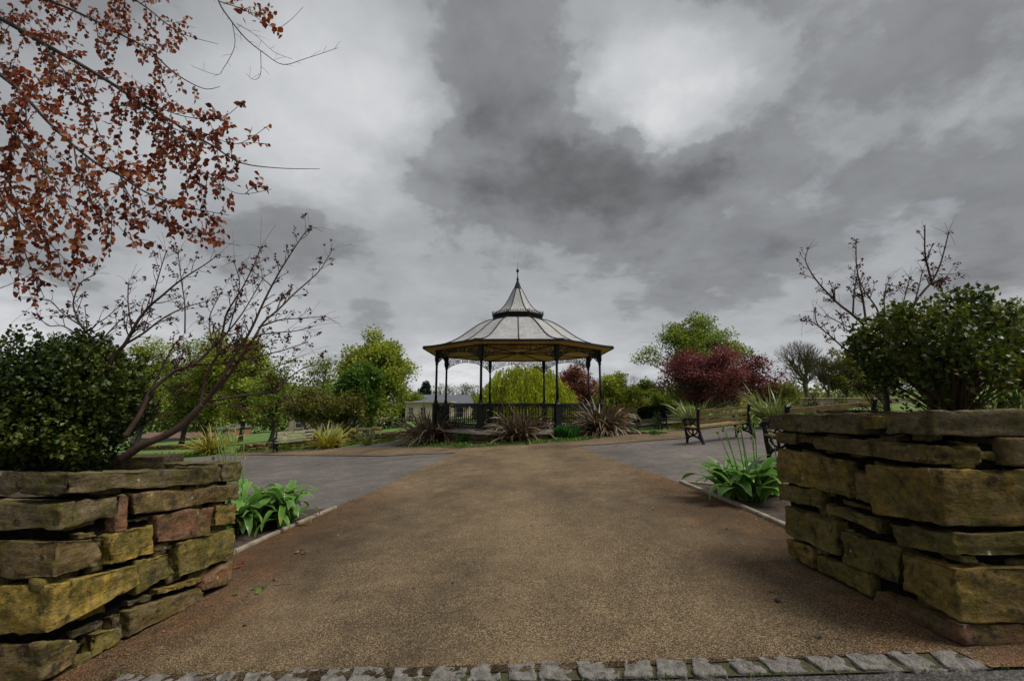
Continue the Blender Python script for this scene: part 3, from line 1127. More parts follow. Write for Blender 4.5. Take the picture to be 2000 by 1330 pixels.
# plinth blocks, two courses, on every side
for k in range(8):
    a = R_(45 * k)
    ex, en = Vector((math.cos(a), math.sin(a), 0)), Vector((-math.sin(a), math.cos(a), 0))
    half = 3.96 * math.sin(R_(22.5))
    mid = -en * 3.96 * math.cos(R_(22.5))
    rg = random.Random(40 + k)
    for z0, z1 in ((.09, .298), (-.13, .08), (-.36, -.14)):
        n = 6
        cuts = [-half + 2 * half * (i + (rg.uniform(-.2, .2) if 0 < i < n else 0)) / n for i in range(n + 1)]
        for i in range(n):
            stone_i[0] += 1
            me = stone_mesh('plinth_stone', mid, ex, en, [(cuts[i] + .008, z1), (cuts[i + 1] - .008, z1), (cuts[i + 1] - .008, z0), (cuts[i] + .008, z0)], .2, 0, stone_i[0], .02, .006, CG3)
            o = put('plinth_stone', me, M_STONE, bs)
            o.color = tuple(c * rg.uniform(.8, 1.1) for c in TINTS['d']) + (1,)

# columns
ped = MB()
ped.box((0, 0, ZD + .49), (.225, .225, .86))
ped.box((0, 0, ZD + .075), (.285, .285, .15))
ped.box((0, 0, ZD - .06), (.3, .3, .13))
ped.box((0, 0, ZD + .94), (.265, .265, .05))
ped.lathe([(.12, .965), (.085, 1.02), (.075, 1.08), (.062, 1.12)], 10, (0, 0, ZD))
ped_me = ped.mesh('pedestal')
sh = MB()
sh.lathe([(.056, 1.1), (.05, 1.5), (.046, 2.56)], 12, (0, 0, ZD))
sh_me = sh.mesh('shaft', True)
cp = MB()
cp.lathe([(.05, 2.56), (.075, 2.575), (.075, 2.6), (.055, 2.615), (.058, 2.66), (.085, 2.74), (.095, 2.76)], 12, (0, 0, ZD))
cp.box((0, 0, ZD + 2.97), (.15, .15, .42))
for sx in (-1, 1):
    cp.tube([(sx * .05, 0, ZD + 2.6), (sx * .16, 0, ZD + 2.72), (sx * .2, 0, ZD + 2.86), (sx * .12, 0, ZD + 2.92)], .018, 5)
cap_me = cp.mesh('capital')
for k in range(8):
    p = octa(BR, k, 0)
    col = MB()
    c = put('column', sh_me.copy(), M_IRON, bs, p)
    c.rotation_euler = (0, 0, R_(22.5 + 45 * k))
    put('pedestal', ped_me, M_IRON, c)
    put('capital', cap_me, M_IRON, c)

# railings, lattice brackets and beams side by side
W = 2 * BR * math.sin(R_(22.5))
yb = -BR * math.cos(R_(22.5))
rail = MB()
rail.box((0, yb, ZD + .955), (W - .2, .085, .06))
rail.box((0, yb, ZD + .885), (W - .2, .035, .03))
rail.box((0, yb, ZD + .235), (W - .2, .03, .025))
rail.box((0, yb, ZD + .07), (W - .2, .04, .03))
for i in range(15):
    x = -W / 2 + .2 + i * (W - .4) / 14
    rail.ring((x, yb, ZD + .152), .06, .014, (1, 0, 0), (0, 0, 1), 10)
    rail.ring((x, yb, ZD + .84), .036, .011, (1, 0, 0), (0, 0, 1), 8)
rail_me = rail.mesh('railing')
bal = MB()
bal.lathe([(.016, .245), (.016, .42), (.026, .46), (.016, .50), (.016, .7), (.025, .74), (.016, .78), (.016, .88)], 6, (0, 0, ZD))
bal_me = bal.mesh('baluster')
lat = MB()
ztop = ZD + 3.17
NB = 24


def zlow(u):
    return ztop - .17 - .36 * abs(u) ** 2.3


lat.box((0, yb, ztop - .015), (W - .15, .035, .035))
lat.tube([(-W / 2 + .08 + (W - .16) * i / NB, yb, zlow(-1 + 2 * i / NB)) for i in range(NB + 1)], .016, 4)
rg = random.Random(8)
placed = []
for tries in range(5000):
    u = rg.uniform(-.97, .97)
    r = rg.choice((.085, .07, .055, .045, .035, .028))
    x = u * (W / 2 - .09)
    lo, hi = zlow(u) + r * .9, ztop - .03 - r
    if hi < lo:
        continue
    z = rg.uniform(lo, hi)
    if abs(x) + r > W / 2 - .08 or zlow((abs(x) + r) / (W / 2 - .08)) < -9:
        continue
    if any((x - a) ** 2 + (z - b) ** 2 < (r + c) ** 2 * .86 for a, b, c in placed):
        continue
    placed.append((x, z, r))
for x, z, r in placed:
    lat.ring((x, yb, z), r, .0085, (1, 0, 0), (0, 0, 1), 9)
    if r > .05:
        a = rg.uniform(0, PI)
        lat.tube([(x - r * math.cos(a), yb, z - r * math.sin(a)), (x + r * .3 * math.sin(a), yb, z), (x + r * math.cos(a), yb, z + r * math.sin(a))], .008, 4)
lat_me = lat.mesh('lattice_bracket')
beam = MB()
beam.box((0, yb, ztop + .035), (W + .02, .13, .07))
beam_me = beam.mesh('beam')
for k in range(8):
    rz = R_(45 * k)
    r_ = spart('railing', rail_me.copy() if k == 0 else rail_me, M_IRON, bs, rz)
    for i in range(21):
        x = -W / 2 + .19 + i * (W - .38) / 20
        put('baluster', bal_me, M_IRON, r_, (x, yb, 0))
    spart('lattice_bracket', lat_me, M_IRON, bs, rz)
    spart('beam', beam_me, M_IRONDULL, bs, rz)

# ceiling of boards, eaves
ZE = 3.66
for k in range(8):
    a, b = octa(3.7, 0, 3.575, -22.5), octa(3.7, 1, 3.575, -22.5)
    mb = MB()
    mb.add([(0, 0, 3.63), a, b], [(0, 2, 1)])
    spart('ceiling_board', mb, M_CEIL, bs, R_(45 * k))
    mb = MB()
    a2, b2 = octa(4.24, 0, 3.64, -22.5), octa(4.24, 1, 3.64, -22.5)
    mb.add([a, b, b2, a2], [(0, 1, 2, 3)])
    spart('eaves_board', mb, M_CEIL, bs, R_(45 * k))
    mb = MB()
    g0, g1 = octa(4.235, 0, 0, -22.5), octa(4.235, 1, 0, -22.5)
    h0, h1 = octa(4.30, 0, 0, -22.5), octa(4.30, 1, 0, -22.5)
    zz = (3.615, 3.70)
    vs = [(p.x, p.y, z) for z in zz for p in (g0, h0, h1, g1)]
    mb.add(vs, [(0, 3, 2, 1), (4, 5, 6, 7), (1, 2, 6, 5), (0, 4, 7, 3), (0, 1, 5, 4), (3, 7, 6, 2)])
    spart('gutter', mb, M_IRONDULL, bs, R_(45 * k))
    mb = MB()
    e0 = octa(3.6, 0, 3.545)
    mb.tube([(0, 0, 3.605), e0], .022, 4)
    spart('ceiling_rib', mb, M_IRONDULL, bs, R_(45 * k))

# the tented roof: eight sheets below the lantern ring, eight above it
PROF = [(4.27, 3.695), (3.75, 3.765), (3.35, 3.865), (3.05, 3.985), (2.75, 4.15), (2.45, 4.36), (2.15, 4.585), (1.9, 4.76), (1.65, 4.905), (1.4, 5.01), (1.16, 5.075)]
SPIRE = [(1.12, 5.335), (.92, 5.46), (.74, 5.63), (.58, 5.84), (.44, 6.08), (.31, 6.34), (.2, 6.56)]


def sector(prof):
    mb = MB()
    vs = []
    for r, z in prof:
        vs += [octa(r, 0, z, -22.5), (octa(r, 0, z, -22.5) + octa(r, 1, z, -22.5)) / 2, octa(r, 1, z, -22.5)]
    fs = []
    for i in range(len(prof) - 1):
        for j in range(2):
            fs.append((i * 3 + j, i * 3 + j + 1, i * 3 + 4 + j, i * 3 + 3 + j))
    mb.add(vs, fs)
    return mb.mesh('roof_panel', True)


def hip(prof, mid=False, r=.026, lift=.012):
    mb = MB()
    pts = []
    for q, z in prof:
        p = octa(q, 0, z, -22.5)
        if mid:
            p = (p + octa(q, 1, z, -22.5)) / 2
        pts.append(p + Vector((0, 0, lift)))
    mb.tube(pts, r, 6)
    return mb.mesh('roof_rib')


low_me, up_me = sector(PROF), sector(SPIRE)
ribs = [hip(PROF, False), hip(PROF, True, .022), hip(SPIRE, False, .02), hip(SPIRE, True, .012)]
for k in range(8):
    rz = R_(45 * k)
    spart('roof_panel', low_me, M_LEAD, bs, rz)
    spart('spire_panel', up_me, M_LEAD, bs, rz)
    for j, rm in enumerate(ribs[:3]):
        spart('roof_rib', rm, M_IRONDULL, bs, rz)
drum = MB()
for (r0, z0), (r1, z1) in (((1.2, 5.05), (1.14, 5.10)), ((1.14, 5.10), (1.13, 5.2)), ((1.13, 5.2), (1.24, 5.27)), ((1.24, 5.27), (1.24, 5.31)), ((1.24, 5.31), (1.1, 5.335))):
    vs = [octa(r, k, z) for r, z in ((r0, z0), (r1, z1)) for k in range(8)]
    drum.add(vs, [(k, (k + 1) % 8, 8 + (k + 1) % 8, 8 + k) for k in range(8)])
spart('lantern_ring', drum, M_IRONDULL)
crest = MB()
cw = 2 * 1.23 * math.sin(R_(22.5))
cy_ = -1.23 * math.cos(R_(22.5))
crest.box((0, cy_, 5.36), (cw, .012, .012))
for i in range(9):
    x = -cw / 2 + (i + .5) * cw / 9
    crest.ring((x, cy_, 5.34), .03, .006, (1, 0, 0), (0, 0, 1), 8)
    crest.tube([(x, cy_, 5.36), (x, cy_, 5.40), (x, cy_, 5.44)], [.012, .018, .002], 4)
crest.tube([(-cw / 2, cy_, 5.30), (-cw / 2, cy_, 5.47)], [.02, .006], 4)
crest_me = crest.mesh('cresting')
for k in range(8):
    spart('cresting', crest_me, M_IRONDULL, bs, R_(45 * k))
cone = MB()
cone.lathe([(.215, 6.52), (.2, 6.56), (.12, 6.78), (.05, 6.97), (.03, 6.99)], 8, rot=R_(22.5))
spart('spire_cap', cone, M_IRONDULL)
fin = MB()
fin.lathe([(.035, 6.98), (.06, 7.02), (.04, 7.1), (.018, 7.2), (.018, 7.36), (.03, 7.38), (.06, 7.42), (.068, 7.46), (.06, 7.5), (.025, 7.54), (.009, 7.58), (.006, 7.92)], 10)
spart('finial', fin, M_IRONDULL, smooth=True)

# ------------------------------------------------------------------ benches
def bench_proto(label, wood, worn=True):
    """x along the seat, +y the way it faces"""
    b = thing('park_bench', label, 'bench', group='slatted iron benches round the plaza')
    Lh = .88
    e = MB()

    def bar(pts, r=.022):
        e.tube([(0, y, z) for y, z in pts], r * 1.4, 6)
    bar([(.30, 0), (.285, .12), (.30, .3), (.295, .47), (.30, .62)], .027)
    bar([(.34, .595), (.30, .64), (.1, .655), (-.1, .64), (-.2, .66)], .026)
    bar([(.345, .56), (.355, .60), (.33, .62)], .026)
    bar([(-.34, 0), (-.30, .12), (-.25, .26), (-.215, .42), (-.225, .6), (-.265, .8), (-.30, .92)], .030)
    bar([(-.285, .86), (-.305, .93), (-.325, .90)], .03)
    bar([(.29, .40), (0, .395), (-.21, .38)], .022)
    bar([(.29, .07), (.2, .17), (.02, .21), (-.16, .17), (-.31, .08)], .02)
    bar([(0.02, .21), (0.02, .39)], .018)
    bar([(.02, .22), (.14, .27), (.2, .34), (.14, .39)], .015)
    bar([(.02, .22), (-.1, .27), (-.16, .33), (-.12, .39)], .015)
    bar([(.28, .30), (.2, .20)], .014)
    bar([(-.25, .28), (-.18, .2)], .014)
    bar([(.28, .44), (.2, .5), (.08, .47), (.0, .56), (-.1, .62)], .014)
    bar([(.1, .64), (.02, .54), (-.08, .5), (-.2, .46)], .014)
    em = e.mesh('end_frame')
    for sx in (-1, 1):
        put('end_frame', em, M_IRON, b, (sx * (Lh - .03), 0, 0))
    rg = random.Random(2)
    for y, z, tilt, w in ((.24, .435, 0, .085), (.12, .43, 0, .085), (0, .425, 0, .085), (-.12, .42, 0, .085)):
        m = MB()
        m.box((0, y, z), (2 * Lh, w, .032))
        put('seat_slat', m.mesh('seat_slat'), wood, b)
    for y, z in ((-.185, .56), (-.212, .69), (-.25, .84)):
        m = MB()
        h, th = .078, .036
        vs = []
        for x in (-Lh, Lh):
            for dy, dz in ((-th / 2, -h / 2), (th / 2, -h / 2), (th / 2 - .03, h / 2), (-th / 2 - .03, h / 2)):
                vs.append((x, y + dy, z + dz))
        m.add(vs, [(0, 1, 2, 3), (7, 6, 5, 4), (0, 4, 5, 1), (1, 5, 6, 2), (2, 6, 7, 3), (3, 7, 4, 0)])
        put('back_slat', m.mesh('back_slat'), wood, b)
    m = MB()
    m.box((0, 0, .37), (2 * Lh - .1, .03, .02))
    put('tie_bar', m.mesh('tie_bar'), M_IRON, b)
    return b


def set_bench(b, xy, dirx, faces=1):
    """left end at xy, running along dirx"""
    d = Vector(dirx).normalized()
    rz = math.atan2(d.y, d.x)
    c = Vector(xy) + d * .88
    za, zb = G(c.x - d.x * .8, c.y - d.y * .8), G(c.x + d.x * .8, c.y + d.y * .8)
    b.location = (c.x, c.y, (za + zb) / 2 + .012)
    b.rotation_euler = (0, -math.atan2(zb - za, 1.6), rz)


bA = bench_proto('bench with mossy brown slats seen from behind, left of the taller planter', M_WOOD)
set_bench(bA, (4.86, 12.25), (.95, .30))


def bench_again(label, xy, d, wood=None):
    b = copy_tree(bA)
    b['label'] = label
    if wood is not None:
        for ch in b.children:
            if 'slat' in ch.name:
                ch.data = ch.data.copy()
                ch.data.materials[0] = wood
    set_bench(b, xy, d)
    return b


bB = bench_again('nearest bench, mostly hidden behind the taller stone planter with its top rail showing', (5.0, 8.45), (.985, .17))
bB.scale = (1.1, 1.1, 1.1)
bl = bench_again('bench with greyed slats facing us in front of the low bed wall on the left', (-9.05, 21.25), (-.97, -.25), M_WOODPALE)

# far benches beyond the right edge of the plaza, standing on lower ground
for lab, px, py, dv in (('rightmost of the small far benches of pale slats beyond the plaza', 1298, 841, (.96, .28)),
                        ('middle one of the small far benches of pale slats beyond the plaza', 1248, 841, (.96, .28)),
                        ('leftmost small far bench, half hidden by the right-hand bronze flax', 1192, 843, (.96, .28))):
    bench_again(lab, gnd(px, py), dv, M_WOODPALE)


# ------------------------------------------------------------------ strap leaved plants
def strap(name, length, width, bend, droop, fold=.25, twist=0.0, nseg=8, taper=.8, seed=0, tipbend=0):
    """a long leaf growing from the origin, leaning towards +y; carries t (along) and w (across)"""
    V, F, T, Wd = [], [], [], []
    ang = bend
    y = z = 0.0
    rg = random.Random(seed)
    xo = 0.0
    for i in range(nseg + 1):
        t = i / nseg
        wd = width * .5 * (min(1, .45 + t * 3) if t < .2 else 1) * max(.03, (1 - max(0, (t - .35) / .65) ** 1.6) ** taper)
        tw = twist * t
        cx, sx = math.cos(tw), math.sin(tw)
        nx = Vector((cx, -math.cos(ang) * sx, math.sin(ang) * sx * -1))
        up = Vector((0, -math.cos(ang), math.sin(ang)))
        c = Vector((xo, y, z))
        for w in (-1, 0, 1):
            p = c + nx * (w * wd) + up * (abs(w) * wd * fold)
            V.append(tuple(p))
            T.append(t)
            Wd.append(w)
        st = length / nseg
        y += math.sin(ang) * st
        z += math.cos(ang) * st
        xo += rg.uniform(-.02, .02) * length
        ang += droop * (t + .25) / nseg * 1.6 + tipbend * max(0, t - .6) / nseg
    for i in range(nseg):
        for j in range(2):
            F.append((i * 3 + j, i * 3 + j + 1, i * 3 + j + 4, i * 3 + j + 3))
    me = np_mesh(name, V, F, True)
    for nm, vals in (('t', T), ('w', Wd)):
        a = me.attributes.new(nm, 'FLOAT', 'POINT')
        a.data.foreach_set('value', np.array(vals, dtype=np.float32))
    return me


def flax(label, xy, z0, mat, n, length, width, spread, droop, seed, group=None, rad=.12, fill=0, nmesh=10):
    rg = random.Random(seed)
    root = thing('flax_plant', label, 'plant', (xy[0], xy[1], z0), group=group)
    mes = []
    for k in range(nmesh):
        me = strap('leaf', length * rg.uniform(.75, 1.1), width * rg.uniform(.75, 1.15), .0, droop * rg.uniform(.25, 1.5), .3, rg.uniform(-1.2, 1.2), 8, .8, seed * 31 + k)
        me.materials.append(mat)
        mes.append(me)
    for i in range(n):
        o = put('leaf', rg.choice(mes), None, root)
        lean = min(1.4, (rg.random() ** 1.0) * spread * 1.25 + .03)
        az = rg.uniform(0, 2 * PI)
        sc = rg.uniform(.55, 1.08) * (1 if lean < .8 else .92)
        m = Matrix.Rotation(az, 4, 'Z') @ Matrix.Translation((rg.uniform(-rad, rad), rg.uniform(0, rad), 0)) @ Matrix.Rotation(-lean, 4, 'X') @ Matrix.Rotation(rg.uniform(-.7, .7), 4, 'Y') @ Matrix.Scale(sc, 4)
        o.matrix_local = m
    if fill:
        V, F, T, Wd = [], [], [], []
        for i in range(fill):
            me = rg.choice(mes)
            m = Matrix.Rotation(rg.uniform(0, 2 * PI), 4, 'Z') @ Matrix.Translation((rg.uniform(-rad, rad), rg.uniform(0, rad), 0)) @ Matrix.Rotation(-rg.uniform(.3, 1.35), 4, 'X') @ Matrix.Rotation(rg.uniform(-.7, .7), 4, 'Y') @ Matrix.Scale(rg.uniform(.4, .8), 4)
            o_ = len(V)
            V += [tuple(m @ v.co) for v in me.vertices]
            F += [tuple(k + o_ for k in q.vertices) for q in me.polygons]
            T += [x.value for x in me.attributes['t'].data]
            Wd += [x.value for x in me.attributes['w'].data]
        me = np_mesh('under_leaves', V, F, True)
        for nm, vals in (('t', T), ('w', Wd)):
            at__ = me.attributes.new(nm, 'FLOAT', 'POINT')
            at__.data.foreach_set('value', np.array(vals, dtype=np.float32))
        put('under_leaves', me, mat, root)['kind'] = 'stuff'
    return root


FG = 'bronze flax plants round the bandstand'
for lab, px, py, sd, n, ln in (('bushy bronze flax plant at the left front of the bandstand', 842, 868, 11, 295, 1.9),
                               ('bronze flax plant at the middle front of the bandstand, with two tall upright leaves', 1010, 865, 12, 290, 1.8),
                               ('bronze flax plant at the right front of the bandstand', 1180, 852, 13, 290, 1.8)):
    x, y = gnd(px, py)
    y += .35
    flax(lab, (x, y), G(x, y) + .03, S_PHORM, n, ln, .085, 1.0, 1.6, sd, FG, .3, 190)

for lab, px, py, y, mat, n, ln, wd, sp, sd in (
        ('golden yellow flax plant beside the bench on the left', 640, 868, 20.4, S_YELLOW, 190, 1.45, .065, .95, 21),
        ('golden flax plant seen over the left planter among allium stalks', 412, 888, None, S_YELLOW, 190, 1.8, .08, 1.0, 22),
        ('green flax plant behind the left end of the mossy bench', 1358, 836, 16.5, S_GREENFLAX, 120, 1.4, .055, .5, 23),
        ('large green flax plant behind the right end of the mossy bench', 1512, 828, 15.0, S_GREENFLAX, 170, 1.6, .06, .55, 24),
        ('small grassy flax tuft before the low wall right of the golden flax', 719, 864, 20.3, S_GREENFLAX, 60, 1.0, .05, .7, 25)):
    if y is None:
        x, y = gnd(px, py)
    else:
        x = at(px, py, y).x
    flax(lab, (x, y), G(x, y), mat, n, ln, wd, sp, .85, sd, rad=.15)


# ------------------------------------------------------------------ alliums
def allium(label, base, stalks, nleaf, seed, big=1.0):
    rg = random.Random(seed)
    root = thing('allium_clump', label, 'plant', (base[0], base[1], base[2]))
    mes = []
    for k in range(9):
        me = strap('leaf', rg.uniform(.55, .8), rg.uniform(.10, .145), .0, rg.uniform(1.2, 2.6), .22, rg.uniform(-.8, .8), 10, .55, seed * 17 + k, rg.uniform(0, 2.0))
        me.materials.append(S_ALLIUM)
        mes.append(me)
    for i in range(nleaf):
        o = put('leaf', rg.choice(mes), None, root)
        az = rg.uniform(0, 2 * PI)
        r = .36 * ((i * .618) % 1) ** .5
        lean = rg.uniform(.0, .75)
        o.matrix_local = Matrix.Translation((r * math.cos(i * 2.4), r * math.sin(i * 2.4), 0)) @ Matrix.Rotation(az, 4, 'Z') @ Matrix.Rotation(-lean, 4, 'X') @ Matrix.Scale(rg.uniform(.7, 1.1) * big, 4)
    for (bx, by), tip, bend in stalks:
        a, b = Vector((bx, by, 0)), Vector(tip) - Vector(base)
        mid = a.lerp(b, .55) + Vector(bend)
        pts = [a * (1 - t) ** 2 + mid * 2 * t * (1 - t) + b * t * t for t in [i / 8 for i in range(9)]]
        mb = MB()
        mb.tube(pts, [.0085 - .003 * t / 8 for t in range(9)], 6)
        st = part('stalk', mb.mesh('stalk', True), M_STALK, root) if False else put('stalk', mb.mesh('stalk', True), M_STALK, root)
        # flower head: a cluster of small buds
        n = 60
        ph = np.random.RandomState(seed + len(mb.v) + int(abs(b.x) * 1000))
        D = unit(ph.normal(size=(n, 3)) + np.array([0, 0, .55]))
        C = np.array(b)[None] + D * .006
        put('flower_head', leaf_cloud('flower_head', C, D, unit(ph.normal(size=(n, 3))), ph.uniform(.016, .026, n)), F_BUD, st)
    return root


ar = gnd(1470, 978)
az_ = G(*ar) + .03
stR = []
for px, py, yy in ((1402, 845, 0), (1412, 840, -.05), (1413, 833, .08), (1437, 838, .02), (1446, 833, -.06), (1447, 841, .1), (1468, 855, -.1), (1467, 808, .05), (1473, 825, 0)):
    tip = at(px, py, ar[1] + yy)
    bx = (tip.x - ar[0]) * .45 + .02
    stR.append(((bx, yy), tip, (.02 + (.05 if px < 1420 else 0), 0, -.02)))
stR.append(((.24, -.2), at(1505, 842, ar[1] - .3), (.05, 0, .0)))
allium('allium clump with broad strap leaves and bare stalks left of the taller planter', (ar[0], ar[1], az_), stR, 95, 51)
al = gnd(497, 1040)
al = (al[0] - .02, al[1] + .05)
zl = G(*al) + .03
stL = []
for px, py, yy in ((430, 819, 0), (422, 826, .1), (420, 838, -.05), (429, 840, .15), (445, 838, .0), (452, 832, .1), (459, 831, -.1), (456, 841, .05), (476, 843, -.05),
                   (430, 873, .2), (422, 882, .1), (437, 875, 0), (416, 895, .1), (476, 893, -.2)):
    tip = at(px, py, al[1] + .25 + yy)
    stL.append((((tip.x - al[0]) * .4 - .06, .2 + yy), tip, (-.02, 0, .03)))
allium('allium clump with drooping leaves and budded stalks behind the lower planter', (al[0], al[1], zl), stL, 170, 52, 1.1)


# ------------------------------------------------------------------ bushes in the planters
def bez(a, b, c, n=8):
    return [a * (1 - t) ** 2 + b * 2 * t * (1 - t) + c * t * t for t in [i / n for i in range(n + 1)]]


def rand_ball(rs, n, power=.45):
    v = unit(rs.normal(size=(n, 3)))
    return v * (rs.uniform(0, 1, (n, 1)) ** power)


def bush(label, name, base, shape_fn, nspray, leaves_per, leafmat, stemmat, seed, leaf=.03, spray=.1, stem_r=.012, group=None, cat='bush', nstem=None, up=.5):
    """shrub made of sprays: each spray is a twig carrying leaves; shape_fn(rs, n) gives spray centres relative to base"""
    rs = np.random.RandomState(seed)
    root = thing(name, label, cat, tuple(base), group=group)
    C = shape_fn(rs, nspray)
    st = MB()
    idx = np.arange(nspray)
    stems = idx if nstem is None else rs.choice(idx, min(nstem, nspray), replace=False)
    for i in stems:
        c = Vector(C[i])
        a = Vector((rs.normal(0, .04), rs.normal(0, .04), -.03))
        mid = Vector((c.x * .35, c.y * .35, c.z * .62))
        r0 = stem_r * rs.uniform(.5, 1.2)
        pts = bez(a, mid, c, 7)
        st.tube(pts, [r0 * (1 - .8 * k / 7) for k in range(8)], 5, cap=False)
    put('stems', st.mesh('stems', True), stemmat, root)
    n = nspray * leaves_per
    ci = np.repeat(idx, leaves_per)
    out = unit(C - np.array([0, 0, C[:, 2].min()]))
    axis = unit(out + rs.normal(0, .5, C.shape) + np.array([0, 0, up]))
    t = rs.uniform(-.6, 1, n)
    P = C[ci] + axis[ci] * (t * spray)[:, None] + rs.normal(0, spray * .22, (n, 3))
    D = unit(axis[ci] * .6 + rs.normal(0, .8, (n, 3)))
    N = unit(rs.normal(0, .7, (n, 3)) + np.array([0, 0, 1.0]))
    put('foliage', leaf_cloud('foliage', P, D, N, rs.uniform(.7, 1.25, n) * leaf, DIAMOND), leafmat, root)
    return root


def dense_ball(rx, ry, rz, cz):
    def fn(rs, n):
        p = rand_ball(rs, n, .30)
        th = np.arctan2(p[:, 1], p[:, 0])
        k = 1 + .09 * np.sin(th * 3 + 1) + .07 * np.sin(p[:, 2] * 6 + th * 2) + rs.normal(0, .03, n)
        return p * np.array([rx, ry, rz]) * k[:, None] + np.array([0, 0, cz])
    return fn


yb_ = 3.42
cl = at(118, 790, yb_)
bush('dense dark green box bush filling the lower planter', 'box_bush', (cl.x, yb_, L_SOIL), dense_ball(.535, .50, .515, cl.z - L_SOIL), 2100, 16, F_BOX, M_BARKDARK, 61,
     leaf=.034, spray=.055, stem_r=.008, nstem=160)


def vase(rs, n):
    """wide fan of stems: a crown that is broad on top and narrow at its foot, with a hollow where the bare stems show"""
    out = []
    while len(out) < n:
        p = rs.uniform(-1, 1, 3)
        x, y, z = p[0], p[1], (p[2] + 1) / 2
        prof = .30 + .72 * min(1, z / .45) ** .7 if z < .55 else 1.02 * math.sqrt(max(0, 1 - ((z - .55) / .5) ** 2)) if z < 1.05 else 0
        lobes = 1 + .12 * math.sin(math.atan2(y, x) * 3 + 2) + .08 * math.sin(5 * x + 7 * z)
        r = math.hypot(x, y * 1.05)
        if r > prof * lobes or z > .96 + .08 * math.sin(6 * x + 1):
            continue
        if z < .3 and rs.rand() < .6:
            continue
        if z < .45 and r < prof * .7 and rs.rand() < .92:
            continue
        if r < prof * .45 and rs.rand() < .5:
            continue
        out.append((x * .555, y * .5, z * .90 + .03))
    return np.array(out)


yr = 3.25
cr = at(1862, 800, yr)
bush('loose olive green bush with bare stems fanning from its foot in the taller planter', 'open_bush', (cr.x, yr, R_SOIL), vase, 760, 15, F_BOXR,
     plain('box stems', (.09, .055, .03), .8, var=.4), 62, leaf=.04, spray=.075, stem_r=.011, nstem=200, up=.9)


# ------------------------------------------------------------------ bare branched maples
def polyline3(pts2, oz, y0, y1):
    """pixels of a limb to points in space, its depth running from y0 to y1"""
    ox, oy, sc = oz
    n = len(pts2)
    return [at(ox + x / sc, oy + y / sc, y0 + (y1 - y0) * i / max(1, n - 1)) for i, (x, y) in enumerate(pts2)]


def smooth(pts, k=4):
    """Catmull-Rom through the points"""
    P = [pts[0]] + list(pts) + [pts[-1]]
    out = []
    for i in range(1, len(P) - 2):
        a, b, c, d = P[i - 1], P[i], P[i + 1], P[i + 2]
        for j in range(k):
            t = j / k
            out.append(.5 * (2 * b + (c - a) * t + (2 * a - 5 * b + 4 * c - d) * t * t + (3 * b - 3 * c + d - a) * t ** 3))
    out.append(P[-2])
    return out


